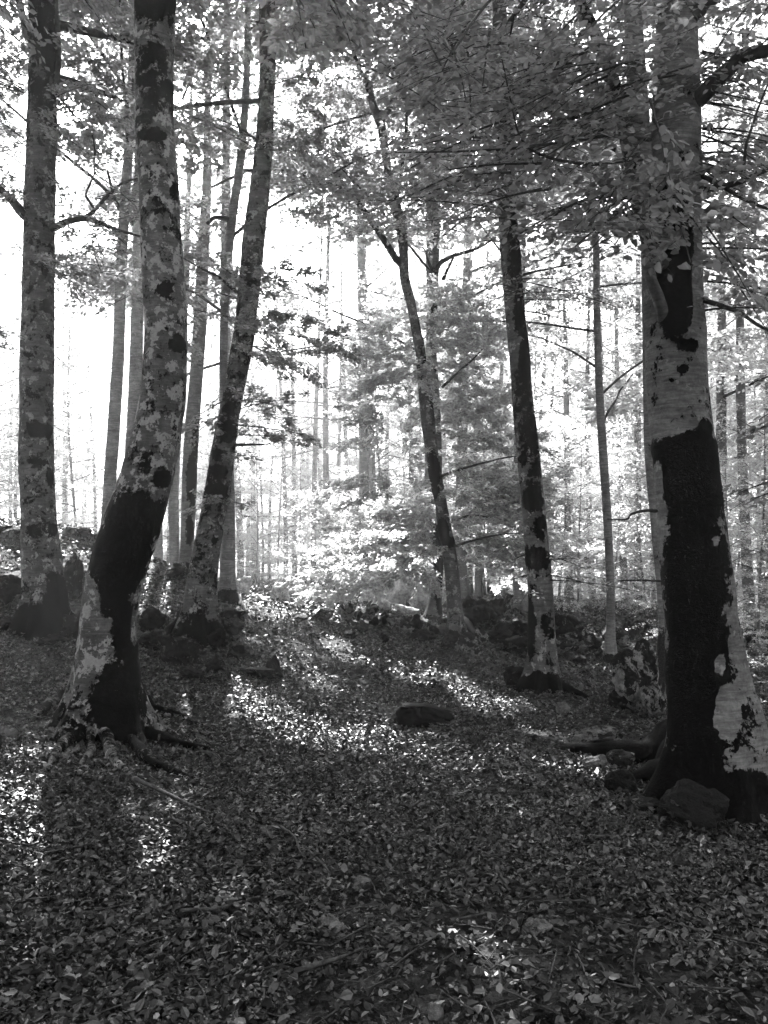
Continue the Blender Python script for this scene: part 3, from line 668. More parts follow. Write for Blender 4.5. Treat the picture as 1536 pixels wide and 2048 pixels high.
# right centre beech
fo = Foliage(); it = []
for k in range(34):
    sgn = RNG.choice([-1, 1]); y1 = RNG.uniform(-20, 440); x0 = 1010; it.append((x0, y1 + RNG.uniform(-30, 50), 10.6, x0 + sgn * RNG.uniform(60, 290), y1, RNG.uniform(9.2, 12)))
it += [(1045, 580, 10.6, 960, 600, 10.2), (1045, 575, 10.6, 1090, 600, 10), (1040, 580, 10.6, 985, 560, 10.5), (1020, 560, 10.6, 1160, 545, 10), (1030, 600, 10.7, 1200, 590, 10.4), (1020, 590, 10.7, 1250, 560, 10.6), (1040, 620, 10.7, 1180, 640, 11), (1030, 560, 10.6, 1260, 600, 10.2),
       (1095, 1110, 10.6, 1170, 1130, 10.4), (1100, 1150, 10.6, 1200, 1165, 10.6), (1100, 1160, 10.6, 1280, 1165, 10.8), (1100, 1120, 10.6, 1160, 1110, 10.2), (1050, 1110, 10.6, 990, 1130, 10.4), (1055, 1150, 10.5, 1010, 1160, 10.4), (1060, 1180, 10.6, 1040, 1200, 10.2), (1085, 900, 10.6, 1120, 915, 10.4)]
pix_sprays(fo, it, .055, True, .42, 150, .1, .45)
high_crown(T10, P10, R10, 7.2, 15, 4.4, 11, 9, 230, .105, fo)
foliage_obj(fo, LEAF, T10)
# centre beech: many light tiers, wide towards the ground
fo = Foliage(); it = []
for k in range(110):
    y1 = RNG.uniform(560, 1150); f = (y1 - 560) / 590
    cx = 840 + 60 * f; w = 110 + 190 * f
    sgn = -1 if RNG.random() < .55 else 1
    it.append((cx + RNG.uniform(-12, 12), y1 - RNG.uniform(0, 30), 15.6 + RNG.uniform(-.4, .6), cx + sgn * w * RNG.uniform(.45, 1.0), y1 + RNG.uniform(-8, 22), RNG.uniform(14.2, 17.5)))
pix_sprays(fo, it, .072, False, .42, 440, .06)
foliage_obj(fo, LEAF_LIT_TONE, T8, name='foliage')  # the brighter leaf copy makes these tiers look sunlit
fo = Foliage()
it = []
for k in range(46):
    y1 = RNG.uniform(-40, 420); it.append((770 + RNG.uniform(-40, 40), y1 + 30, 15.5, 770 + RNG.choice([-1, 1]) * RNG.uniform(80, 260), y1, RNG.uniform(14, 17.5)))
pix_sprays(fo, it, .07, False, .42, 230, .08)
P8b = np.vstack([P8[:-1], [at(745, 100, 15.5), at(735, -300, 15.5), at(735, -900, 15.5)]]); R8b = np.concatenate([R8[:-1], [.06, .05, .03]])
high_crown(T8, P8b, R8b, 9, 16, 5.0, 10, 10, 230, .105, fo)
foliage_obj(fo, LEAF, T8)
for (T, P, R, z0, z1, rd, nl, ns) in ((T9, P9, R9, 5.5, 13, 4, 9, 9), (T4, P4, R4, 4.6, 15, 4.2, 14, 9), (T5, P5, R5, 6.0, 15, 4.0, 10, 9), (T6, P6, R6, 6.5, 15, 4, 8, 9), (T7, P7, R7, 5.5, 16, 3.8, 11, 9), (T12, P12, R12, 5.5, 15, 3.6, 10, 8),
                                      (T13, P13, R13, 3.4, 12.5, 3.4, 12, 9), (T14, P14, R14, 5, 12, 3, 8, 8)):
    fo = high_crown(T, P, R, z0, min(z1, P[-1][2] - .3), rd * 1.1, nl, ns, 215, .105)
    foliage_obj(fo, LEAF_LIT_TONE if T in (T7, T12, T13, T9) else LEAF, T)

# thickest beech: near leaves. The sprays that show largest carry single leaves as objects of their own.
fo = Foliage(); it = []
for k in range(54):
    y1 = RNG.uniform(110, 470); x1 = RNG.uniform(800, 1250)
    if y1 > 400 and x1 < 1080: x1 += 180
    it.append((min(1285, x1 + RNG.uniform(120, 260)), y1 + RNG.uniform(-70, 10), RNG.uniform(5.2, 6.4), x1, y1, RNG.uniform(4.6, 6.8)))
for k in range(34):
    y1 = RNG.uniform(-40, 200); x1 = RNG.uniform(780, 1500)
    it.append((x1 + RNG.uniform(-200, 260), y1 - RNG.uniform(20, 120), RNG.uniform(5.0, 6.6), x1, y1, RNG.uniform(4.4, 6.6)))
for k in range(30):
    y1 = RNG.uniform(60, 600); x1 = RNG.uniform(1440, 1640)
    it.append((1405, y1 + RNG.uniform(-50, 30), 6.2, x1, y1, RNG.uniform(5.2, 7.4)))
it += [(1560, 840, 6, 1500, 860, 5.9), (1590, 950, 5.9, 1470, 975, 5.8), (1600, 970, 6, 1505, 985, 5.8), (1580, 740, 6, 1500, 760, 6.2), (1600, 800, 6.4, 1520, 825, 6.2), (1560, 620, 5.4, 1480, 560, 5.2), (1420, 480, 5.9, 1530, 600, 5.4), (1440, 520, 5.9, 1530, 640, 5.8)]
pix_sprays(fo, it, .060, True, .38, 110, .10, .6)
near = Foliage()
nit = [(1320, 330, 5.6, 1380, 480, 4.9), (1300, 360, 5.5, 1300, 490, 5.0), (1340, 380, 5.4, 1410, 450, 4.9), (1280, 300, 5.3, 1200, 400, 4.8), (1260, 340, 5.2, 1150, 430, 4.9), (1300, 200, 5.0, 1340, 330, 4.6), (1180, 250, 5.0, 1080, 330, 4.7), (1240, 420, 5.3, 1330, 500, 5.0), (1390, 420, 5.4, 1500, 560, 4.9)]
pix_sprays(near, nit, .070, True, .34, 230, .12, .65)
foliage_obj(fo, LEAF_NEAR, T11, six=True, name='foliage', stuff=True)
foliage_obj(high_crown(T11, P11, R11, 5.2, 13, 4.6, 10, 10, 190, .105), LEAF_NEAR, T11)
p, d, n, z = near.arrays()
V, F = join(near.tw); w = put('twigs', V, F, TWIG, T11); w['kind'] = 'stuff'
# detailed leaf meshes shared by the single leaves
def detailed_leaf(seed):
    r = np.random.default_rng(seed); q = np.linspace(0, 1, 7)
    wd = .31 * np.sin(np.pi * q ** .85) ** .8 + .0
    mid = np.stack([q, 0 * q, -.10 * q ** 2 * r.uniform(.3, 1.6)], 1)
    le = mid + np.stack([0 * q + .03, wd, .10 * wd / .3 + .02 * r.normal(0, 1, 7)], 1); ri = mid + np.stack([0 * q + .03, -wd, .10 * wd / .3 + .02 * r.normal(0, 1, 7)], 1)
    V = [mid[k] for k in range(7)] + [le[k] for k in range(1, 6)] + [ri[k] for k in range(1, 6)]
    F = [(0, 1, 7), (0, 12, 1)]
    for k in range(1, 5): F += [(k, k + 1, 6 + k + 1, 6 + k), (k + 1, k, 11 + k, 12 + k)]
    F += [(5, 6, 11), (6, 5, 16)]
    return np.array(V), F
protos = []
for s in range(8):
    V, F = detailed_leaf(s)
    me = bpy.data.meshes.new('leaf'); me.from_pydata(V.tolist(), [], [tuple(f) for f in F]); me.polygons.foreach_set('use_smooth', [True] * len(me.polygons))
    a = me.attributes.new('rnd', 'FLOAT', 'POINT'); a.data.foreach_set('value', [s / 7.0] * len(V)); me.materials.append(LEAF_NEAR); protos.append(me)
from mathutils import Matrix
sel = RNG.permutation(len(p))[:290]
for k in range(len(p)):
    pass
T11loc = np.array(T11.location)
for k in sel:
    dd = d[k] / np.linalg.norm(d[k]); sd = np.cross(n[k], dd); sd /= np.linalg.norm(sd); uu = np.cross(dd, sd)
    o = bpy.data.objects.new('leaf', protos[k % 8]); COL.objects.link(o); o.parent = T11
    s = z[k]
    M = Matrix(((dd[0] * s, sd[0] * s, uu[0] * s, p[k][0] - T11loc[0]), (dd[1] * s, sd[1] * s, uu[1] * s, p[k][1] - T11loc[1]), (dd[2] * s, sd[2] * s, uu[2] * s, p[k][2] - T11loc[2]), (0, 0, 0, 1)))
    o.matrix_local = M
rest = np.setdiff1d(np.arange(len(p)), sel)
if len(rest):
    V, F, m = leaf_mesh(p[rest], d[rest], n[rest], z[rest], True)
    o = put('foliage', V, F, LEAF_NEAR, T11, {'rnd': np.repeat(RNG.random(len(rest)), m)}, smooth=False); o['kind'] = 'stuff'

# ------------------------------------------------------------------ BACKGROUND TREES: five growth forms, copied with all their parts
def template(h, r, z0, rad, nlimb, nspray, nleaf, size, lean, sd, forks=0):
    global RNG
    keep = RNG; RNG = np.random.default_rng(sd)
    t = thing('beech_tree', 'x', 'tree', (0, 0, 0))
    q = np.linspace(0, 1, 9)
    P = np.stack([lean * q ** 1.4 + .12 * np.sin(q * 5 + sd), .1 * np.sin(q * 4 + 2 * sd), -.4 + (h + .4) * q], 1)
    R = r * (1 - .78 * q)
    V, F, dirs, C = tube(P, R, 14, .25)
    hh = np.repeat(C[:, 2], 14); ang = np.arctan2(dirs[:, 1], dirs[:, 0])
    V = V + dirs * (r * (.5 * np.exp(-np.clip(hh, 0, 9) / .2) * (.4 + .5 * np.sin(ang * 4 + sd)) + .12 * fbm(V, 1.7, 3)))[:, None]
    o = put('trunk', V, F, BARK_HAZE_TONE, None, {'moss': np.where(hh < .3, -.2, -.9) + .3 * fbm(V, .7, 2)}); o.parent = t
    fo = Foliage()
    for k in range(nlimb):
        z = z0 + (h * .96 - z0) * (k + RNG.random()) / nlimb; b, rr = interp_z(P, R, z)
        a = k * 2.4 + RNG.normal(0, .4); f = (z - z0) / (h - z0)
        Ln = rad * RNG.uniform(.7, 1.1) * (1 - .6 * f ** 1.5); rise = RNG.uniform(.0, .25) + .5 * f
        u = np.linspace(0, 1, 5)[:, None]
        pts = b + u * np.array([math.cos(a), math.sin(a), 0]) * Ln + np.array([0, 0, 1.0]) * rise * Ln * u + np.cumsum(RNG.normal(0, .03, (5, 3)), 0) * Ln * .3
        if k % 2 == 0:
            V, F, _, _ = tube(pts, np.linspace(max(.015, rr * .35), .008, 5), 5, step=.25); o = put('branch', V, F, BRANCH); o.parent = t
        for j in range(nspray):
            uu = RNG.uniform(.1, 1); c = b + (pts[-1] - b) * uu; a2 = a + RNG.choice([-1, 1]) * RNG.uniform(.1, 1.3); l2 = RNG.uniform(.7, 1.6)
            fo.spray(c, c + np.array([math.cos(a2), math.sin(a2), RNG.uniform(-.12, .15)]) * l2, l2 * .5, nleaf, size, False, .08)
    foliage_obj(fo, LEAF_LIT_TONE, t, six=None, gap=False, local=True)
    RNG = keep
    return t
TPL = [template(18, .15, 1.8, 3.0, 44, 7, 95, .110, .5, 1), template(19, .17, 3.0, 3.4, 40, 7, 100, .115, -.6, 2), template(16, .11, 1.4, 2.6, 42, 6, 95, .110, .9, 3),
       template(20, .20, 6.0, 3.8, 34, 8, 105, .115, .2, 4), template(7.5, .05, .4, 2.0, 32, 7, 90, .085, .3, 5), template(17, .13, 6.0, 3.0, 30, 7, 100, .115, -.3, 6), template(20, .15, 10.0, 4.3, 32, 6, 75, .11, .4, 7)]
used = [False] * len(TPL)
def background(i, x, y, label, group, sc=1.0, rz=None, cat='tree', zs=None):
    if used[i]: t = copy_tree(TPL[i])
    else: t = TPL[i]; used[i] = True
    t.location = (x, y, float(gz(np.array([x]), np.array([y]))[0]) - .02)
    t.rotation_euler = (0, 0, RNG.uniform(0, 6.28) if rz is None else rz); t.scale = (sc, sc, zs or sc)
    t['label'] = label; t['group'] = group; t['category'] = cat
    if i == 4: t.name = 'beech_sapling'
    return t
def cut_gaps(t):
    """a tree that stands in the way of a sun patch has its own gap in the crown"""
    if t.location[1] > 46 or t.location[1] < 13.5: return 0
    cr = [c for c in t.children if c.name.split('.')[0] == 'crown'][0]; me = cr.data
    n = len(me.vertices)
    if n != 3 * len(me.polygons): return 0
    co = np.empty(n * 3, np.float32); me.vertices.foreach_get('co', co); co = co.reshape(-1, 3, 3)
    rz = t.rotation_euler[2]; c, s_ = math.cos(rz), math.sin(rz)
    Wd = co * np.array(t.scale); Wd = np.stack([Wd[..., 0] * c - Wd[..., 1] * s_, Wd[..., 0] * s_ + Wd[..., 1] * c, Wd[..., 2]], -1) + np.array(t.location)
    k = ~in_gap(Wd[:, 0].astype(float))
    if k.mean() > .987: return 0
    V = co[k].reshape(-1, 3); F = (F3[None] + (np.arange(int(k.sum())) * 3)[:, None, None]).reshape(-1, 3)
    o = put('crown', V, F, LEAF_LIT_TONE, None, {'rnd': np.repeat(RNG.random(int(k.sum())), 3)}, smooth=False)
    cr.data = o.data; bpy.data.objects.remove(o)
    return 1
def xat(px, D): return float(at(px, 1134, D)[0])
ORD = ['first', 'second', 'third', 'fourth', 'fifth', 'sixth', 'seventh', 'eighth', 'ninth', 'tenth', 'eleventh', 'twelfth', 'thirteenth', 'fourteenth', 'fifteenth', 'sixteenth', 'seventeenth', 'eighteenth', 'nineteenth', 'twentieth']
# pale trees beyond the clearing, centre
G2 = 'pale trees beyond the sunlit clearing'
for k, (px_, D, i, s, rz) in enumerate([(478, 33, 1, .8, .3), (505, 42, 5, 1, 1.0), (572, 34, 2, .9, 2.4), (588, 38, 5, .9, 1), (608, 47, 0, .9, .4), (628, 31, 5, .85, 4), (655, 28, 5, .95, 2), (672, 36, 2, .9, 5), (695, 44, 1, .8, 1), (738, 28.5, 3, .85, 3.3), (775, 40, 0, .9, 2)]):
    background(i, xat(px_, D), D, 'hazy pale trunk beyond the clearing, %s from the left after the leaning beech' % ORD[k], G2, s, rz)
# trees on the right behind the rocks
G3 = 'thin grey trees in the right background'
for k, (px_, D, i, s, rz) in enumerate([(955, 30, 5, .9, 1), (985, 38, 0, .9, 2), (1003, 29, 5, .8, 3), (1043, 19.5, 5, 1, 1.2), (1100, 34, 2, .9, .6), (1145, 28, 0, .8, 3), (1183, 27, 5, .8, 2), (1250, 30, 1, .8, 5), (1277, 25, 5, .95, 4), (1306, 33, 2, .8, 1), (1450, 20, 3, .75, 1), (1496, 19.5, 5, 1, 2.5), (1530, 29, 1, .9, 2)]):
    background(i, xat(px_, D), D, 'thin grey trunk in the background, %s rightward from the forked beech' % ORD[k], G3, s, rz)
# left distance
G4 = 'washed out trees beyond the left bank'
for k, (px_, D, i, s, rz) in enumerate([(-60, 30, 0, .9, 1), (20, 44, 2, 1, 2), (125, 40, 5, .9, 1), (165, 52, 1, 1, 4), (190, 37, 2, .75, 3), (300, 46, 0, .9, 5), (420, 52, 2, 1, 2)]):
    background(i, xat(px_, D), D, 'washed out distant tree beyond the left bank, %s counted from the left border' % ORD[k], G4, s, rz)
# far rows closing the wood
rows = []
r2 = np.random.default_rng(21)
for k in range(23):
    D = r2.uniform(48, 85); px_ = -150 + 1850 * (k + r2.uniform(.1, .9)) / 23
    rows.append((px_, D))
for k, (px_, D) in enumerate(rows):
    zone = 'left third' if px_ < 512 else ('middle' if px_ < 900 else 'right part'); nz = sum(1 for q in rows[:k] if (('left third' if q[0] < 512 else ('middle' if q[0] < 900 else 'right part')) == zone))
    background(int(r2.integers(0, 4)), xat(px_, D), D, 'faint distant beech at the back of the wood, %s from left in the %s' % (ORD[nz], zone), 'faint distant beeches in the %s' % zone, r2.uniform(.85, 1.1))
# mid-right canopy trees further up
for k, (px_, D, i, s, rz) in enumerate([(930, 24, 3, .9, 1), (1380, 24, 1, .85, 3), (1600, 16, 3, .8, 1), (1700, 22, 1, .9, 2)]):
    background(i, xat(px_, D), D, 'leafy canopy beech on the right, %s outward from the forked beech' % ORD[k], 'leafy canopy beeches on the right', s, rz)
for k, (px_, D, i, s, w_) in enumerate([(76, 25, 6, 1, 'hidden behind the left border beech'), (-120, 20, 6, 1, 'just outside the left border'), (325, 23, 6, 1.05, 'hidden behind the curved beech'), (456, 22, 6, 1.12, 'hidden behind the leaning beech'), (716, 26, 6, 1.15, 'left of the forked beech'), (850, 21, 6, 1.05, 'hidden behind the forked beech'), (1050, 19, 6, 1.0, 'behind the slim flecked beech')]):
    background(i, xat(px_, D), D, 'tall beech with leaves only high up, ' + w_, 'tall beeches with high crowns', s, 1.3 * k)
for k, (px_, D, i, s) in enumerate([(600, 52, 0, 1), (700, 44, 2, 1), (820, 34, 2, 1), (880, 46, 0, 1), (940, 36, 2, 1), (1010, 48, 0, 1), (1075, 30, 2, .9), (1140, 42, 0, 1), (1210, 33, 2, 1), (1290, 46, 0, 1), (1370, 31, 2, .9), (1430, 42, 0, 1), (1520, 35, 2, 1), (1620, 28, 0, 1), (1700, 40, 0, 1)]):
    background(i, xat(px_, D), D, 'distant beech leafy down to the ground, %s from the left in the middle and right' % ORD[k], 'distant beeches leafy to the ground', s, 2.1 * k)
for k, (px_, D, i, s, w_) in enumerate([(-40, 50, 0, 1, 'at the left border'), (30, 42, 2, 1, 'behind the left border beech'), (135, 48, 0, 1, 'between border beech and curved beech'), (215, 44, 2, 1, 'near the slim dark bank trunk'), (410, 50, 0, 1, 'just left of the leaning beech'), (500, 54, 0, 1, 'right of the leaning beech')]):
    background(i, xat(px_, D), D, 'washed out leafy beech far behind the left bank, ' + w_, 'washed out leafy beeches on the left', s, 1.7 * k)
# saplings low in the right background
for k, (px_, D, s) in enumerate([(760, 26, .8), (800, 24, .6), (960, 24, .7), (1120, 24, .7), (1160, 20, .5), (1230, 24, .6), (1290, 23, .7), (1340, 26, .9), (1400, 20, .7), (1440, 16, .5), (1475, 24, .8), (1520, 18, .7), (560, 30, .7), (510, 28, .6), (690, 31, .6), (610, 33, .7)]):
    order = ORD[sorted([760, 800, 960, 1120, 1160, 1230, 1290, 1340, 1400, 1440, 1475, 1520, 560, 510, 690, 610]).index(px_)]
    background(4, xat(px_, D), D, 'low leafy sapling behind the rocks, %s of them from the left' % order, 'beech saplings behind the rocks', s, cat='sapling')
for k, (px_, D, s) in enumerate([(0, 27, 1.1), (70, 34, 1.3), (150, 29, 1.2), (205, 36, 1.3), (330, 33, 1.1), (400, 38, 1.3), (445, 31, 1.0), (520, 39, 1.3), (-60, 24, 1.0)]):
    background(4, xat(px_, D), D, 'hazy leafy treelet beyond the left bank, seen %s' % ['at the left border', 'right of the border beech', 'between border and curved beech', 'against the curved beech', 'between the two pale trunks', 'against the leaning beech', 'right of the thin dark beech', 'at the far end of the clearing', 'just outside the left border'][k], 'hazy treelets beyond the left bank', s, cat='treelet')
for k, (px_, D, s) in enumerate([(480, 44, 1.7), (545, 40, 1.6), (600, 50, 1.8), (650, 42, 1.5), (715, 46, 1.7), (770, 38, 1.6), (830, 36, 1.6), (900, 40, 1.7), (960, 36, 1.5), (1020, 42, 1.7), (1080, 34, 1.5), (1150, 38, 1.6), (1210, 36, 1.6), (1270, 40, 1.7), (1340, 36, 1.6), (1410, 34, 1.5), (1470, 38, 1.7), (1540, 34, 1.6)]):
    background(4, xat(px_, D), D, 'leafy understorey tree in the hazy distance, %s from the left, right of the leaning beech' % ORD[k], 'leafy understorey trees in the distance', s, cat='small tree')
# trees round and behind the viewer that keep the foreground in shade
for k, (x, y, i, s) in enumerate([(-4.8, 3.2, 3, 1), (5.2, 2.0, 3, 1), (0.8, -3.0, 3, .95), (-9.5, 12, 3, .95), (10.5, 11, 1, .95), (-16, 4, 0, 1), (16, 3, 0, 1), (-15, 12, 0, 1), (17, 12, 0, 1), (-7.5, 0, 3, .9), (8.5, -1, 3, .9), (-3.5, -6, 3, 1), (4.5, -7, 1, .95), (-11, 8, 1, .9), (11, 7, 3, .9), (0.5, -12, 3, 1), (-13, -6, 1, 1), (13, -8, 1, 1), (-12, 15, 0, .9), (12, 13, 3, .85), (-8, -14, 3, 1), (8, -15, 3, 1)]):
    background(i, x, y, 'beech standing outside the picture, its crown shading the leaf covered foreground', 'beeches around the viewer', s)
bpy.context.view_layer.update()
ncut = sum(cut_gaps(t) for t in list(S.objects) if t.type == 'EMPTY' and t.get('group') and any(c.name.split('.')[0] == 'crown' and len(c.data.materials) and c.data.materials[0] == LEAF_LIT_TONE for c in t.children))
import sys
print('trees with cut gaps', ncut, file=sys.stderr)

# ------------------------------------------------------------------ ROCKS
def ico(sub):
    import bmesh
    bm = bmesh.new(); bmesh.ops.create_icosphere(bm, subdivisions=sub, radius=1.0)
    V = np.array([v.co[:] for v in bm.verts]); F = np.array([[v.index for v in f.verts] for f in bm.faces]); bm.free(); return V, F
ICO4, ICOF4 = ico(4); ICO3, ICOF3 = ico(3)
_rk = [0]
def rock(px_, py_, w, h, label, mat=ROCK_MOSS, name='mossy_rock', cat='rock', group=None, depth=None, sink=.3, rough=.85, big=False):
    """w, h: size in photo pixels"""
    p = ground_hit(px_, py_); sc = (p - EYE) @ FW / FPX
    a, c = w * sc / 2, h * sc / (2 - sink); b = (depth or .8 * w) * sc / 2
    V0, F0 = (ICO4, ICOF4) if big or w > 40 else (ICO3, ICOF3)
    _rk[0] += 1; off = _rk[0] * 7.7
    rg = np.random.default_rng(_rk[0] * 13 + 1)
    V = V0 * 1.12
    for q in range(9):                                  # broken faces
        nn = rg.normal(0, 1, 3); nn /= np.linalg.norm(nn); dd = rg.uniform(.58, .92)
        V = V - np.maximum(0, V @ nn - dd)[:, None] * nn
    U = V + off
    cr = np.clip(.10 - np.abs(fbm(U, 1.7, 2)), 0, .1) * 2.2   # cracks
    r = 1 + rough * .55 * fbm(U, 1.3, 2) + rough * .35 * fbm(U, 4.0, 3) + rough * .12 * fbm(U, 11, 2) - cr
    V = V * r[:, None]
    an = RNG.uniform(-.4, .4); ca, sa = math.cos(an), math.sin(an)
    V = V * np.array([a, b, c]); V = np.stack([V[:, 0] * ca - V[:, 1] * sa, V[:, 0] * sa + V[:, 1] * ca, V[:, 2]], 1)
    loc = p + np.array([0, b * .6, c * (1 - sink)])
    o = put(name, V, F0, mat, None, None, smooth=True); o.location = loc
    tag(o, label, cat, group); return o
R_ = 'mossy rocks of the ridge across the middle'
rl = [(694, 1240, 34, 30), (735, 1238, 40, 22), (752, 1252, 22, 12), (700, 1283, 36, 18), (725, 1268, 30, 16), (770, 1255, 34, 24), (800, 1268, 44, 26), (832, 1262, 30, 22), (845, 1285, 40, 20), (880, 1275, 34, 18), (905, 1300, 46, 26), (936, 1310, 50, 34), (960, 1262, 50, 40),
      (985, 1250, 54, 40), (1010, 1236, 46, 34), (940, 1235, 46, 30), (1000, 1290, 60, 30), (1030, 1310, 66, 28), (1040, 1275, 40, 26), (1130, 1280, 46, 34), (1120, 1310, 40, 24), (1155, 1300, 54, 32), (1188, 1300, 34, 22), (1230, 1290, 44, 30), (1260, 1282, 50, 30), (1290, 1275, 56, 26), (1160, 1330, 30, 14), (1145, 1262, 30, 22), (960, 1290, 30, 22), (865, 1258, 20, 12)]
rl.sort()
for k, (a, b, w, h) in enumerate(rl):
    pos = 'before the forked beech' if a < 900 else ('between forked and slim flecked beech' if a < 1070 else 'right of the slim flecked beech')
    same = [q for q in rl if (q[0] < 900) == (a < 900) and (q[0] < 1070) == (a < 1070)]
    rock(a, b, w * 1.15, h * 1.3, 'dark mossy ridge rock %s, %s from the left' % (pos, ORD[same.index((a, b, w, h))]), ROCK_HALF if k % 3 == 0 else ROCK_MOSS, group=R_)
r3 = np.random.default_rng(8)
JAG = sorted([(700 + 560 * u + r3.normal(0, 8), 1248 + 52 * u + r3.normal(0, 14), r3.uniform(14, 30), r3.uniform(10, 20)) for u in r3.random(34)])
for k, (a, b, w, h) in enumerate(JAG):
    part = 'left' if k < 12 else ('middle' if k < 24 else 'right'); j = k if k < 12 else (k - 12 if k < 24 else k - 24)
    rock(a, b, w, h, 'small jagged stone between the ridge rocks, %s from the left in the %s stretch' % (ORD[j], part), ROCK_HALF if k % 2 else ROCK_MOSS, 'jagged_stone', 'stone', 'small stones among the ridge rocks', rough=1.2)
# pale boulders in the clearing
pl = [(795, 1212, 62, 58), (845, 1222, 40, 44), (772, 1222, 30, 26), (820, 1232, 44, 26), (560, 1203, 60, 24), (485, 1190, 40, 30), (520, 1203, 40, 18), (610, 1206, 70, 26), (665, 1206, 60, 24), (700, 1208, 44, 20), (740, 1208, 60, 24), (590, 1195, 30, 24), (648, 1196, 30, 16), (870, 1212, 40, 30)]
pl.sort()
for k, (a, b, w, h) in enumerate(pl):
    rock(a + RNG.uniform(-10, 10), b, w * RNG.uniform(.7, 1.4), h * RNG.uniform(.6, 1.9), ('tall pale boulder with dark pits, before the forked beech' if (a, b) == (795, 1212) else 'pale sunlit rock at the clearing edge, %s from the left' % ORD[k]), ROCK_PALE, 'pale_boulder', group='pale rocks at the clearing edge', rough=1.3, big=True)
# left bank
bl = [(245, 1075, 34, 16), (275, 1082, 34, 20), (305, 1085, 36, 20), (335, 1088, 34, 20), (365, 1092, 34, 20), (290, 1105, 40, 22), (330, 1112, 40, 24), (360, 1118, 30, 20), (140, 1075, 30, 18), (165, 1078, 30, 20), (30, 1078, 46, 18), (5, 1070, 40, 16), (60, 1072, 30, 12), (190, 1086, 30, 16), (350, 1160, 34, 26), (370, 1155, 26, 20)]
bl.sort()
for k, (a, b, w, h) in enumerate(bl):
    rock(a, b, w * 1.25, h * 1.4, 'small dark rock on the crest of the left bank, %s from the left border' % ORD[k], ROCK_HALF if k % 2 else ROCK_MOSS, group='rocks on the left bank')
dl = [(15, 1215, 60, 60, 'shadowed mossy boulder left of the border beech'), (145, 1200, 40, 70, 'upright black boulder just right of the border beech'), (30, 1265, 60, 30, 'low black boulder at the left picture edge below the border beech'), (10, 1170, 60, 24, 'flat dark rock near the left picture edge'),
      (150, 1275, 60, 40, 'mossy boulder between the border beech and the curved beech'), (100, 1295, 60, 24, 'low mossy lump before the border beech'), (300, 1265, 56, 40, 'mossy boulder right behind the curved beech'), (300, 1300, 60, 34, 'dark lump against the right side of the curved beech'),
      (352, 1335, 66, 56, 'big mossy boulder below the leaning beech'), (430, 1300, 50, 34, 'mossy root covered boulder right of the leaning beech foot'), (470, 1320, 50, 30, 'ragged mossy rock down slope of the leaning beech'), (455, 1275, 60, 30, 'knobbly rock against the foot of the leaning beech'),
      (548, 1358, 36, 36, 'small upright dark stone on the leaf slope'), (515, 1362, 64, 22, 'flat dark stone left of the small upright stone'), (428, 1345, 30, 22, 'round dark stone on the slope below the leaning beech'), (378, 1360, 50, 18, 'low dark stone half buried below the big mossy boulder'),
      (638, 1245, 40, 22, 'dark square stone at the edge of the sunlit clearing'), (600, 1242, 26, 12, 'small dark stone left of the dark square stone'), (470, 1245, 44, 26, 'grey boulder beside the thin dark beech')]
for a, b, w, h, lab in dl: rock(a, b, w * 1.1, h * 1.15, lab, ROCK_MOSS, group='dark boulders on the left slope')
rr = [(1283, 1425, 84, 100, 'tall mossy boulder with white patches left of the thickest beech', ROCK_HALF), (1250, 1425, 40, 34, 'smaller mossy rock leaning on the tall mossy boulder', ROCK_MOSS), (1315, 1440, 50, 60, 'pale streaked rock between tall boulder and thickest beech', ROCK_HALF),
      (1030, 1375, 40, 30, 'dark rock left of the slim flecked beech foot', ROCK_MOSS), (1195, 1495, 80, 26, 'flat pitted pale rock beside the mossy root', ROCK_PALE), (1190, 1545, 40, 24, 'small pale stone below the mossy root', ROCK_PALE), (1240, 1540, 50, 26, 'grey stone under the mossy root', ROCK_HALF),
      (1345, 1600, 60, 34, 'rounded pale stone at the foot of the thickest beech', ROCK_PALE), (1250, 1592, 58, 32, 'dark mossy hump left of the rounded pale stone', ROCK_MOSS), (1300, 1640, 70, 26, 'broken slab with pale face below the thickest beech', ROCK_HALF), (1400, 1665, 110, 60, 'broad mossy mound below the thickest beech', ROCK_MOSS),
      (1445, 1600, 90, 60, 'black mossy mound against the thickest beech', ROCK_MOSS), (1510, 1310, 60, 40, 'grey rock behind the thickest beech at the right edge', ROCK_HALF), (1130, 1430, 24, 18, 'little pale stone in the leaves before the slim flecked beech', ROCK_PALE), (880, 1462, 36, 12, 'thin flat stone lying right of the stump', ROCK_HALF)]
for a, b, w, h, lab, m in rr:
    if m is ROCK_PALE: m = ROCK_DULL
    rock(a, b, w * 1.25, h * 1.35, lab, m, 'boulder' if w > 60 else 'stone', group='rocks at the thickest beech', big=w > 60, rough=.6)
fs = [(643, 1778, 26, 24, 'small smooth stone beside a bent twig in the leaves', 'round'), (724, 1772, 34, 22, 'second small pale stone right of the bent twig', ''), (125, 1522, 32, 16, 'white flat stone before the roots of the curved beech', ''), (8, 1478, 40, 26, 'white angular stone at the left picture edge', ''),
      (662, 1872, 60, 36, 'ragged pale rock fragment in the lower middle', ''), (790, 1882, 26, 20, 'small white stone right of the ragged fragment', ''), (1078, 1870, 60, 22, 'flat white stone in the lower right leaves', ''), (365, 1645, 24, 14, 'tiny pale stone beside the curved twig', ''), (870, 2040, 40, 26, 'grey stone at the bottom picture edge', '')]
for a, b, w, h, lab, _ in fs: rock(a, b, w, h, lab, ROCK_DULL, 'stone', 'stone', 'stones lying among the leaves', rough=.5, sink=.65)

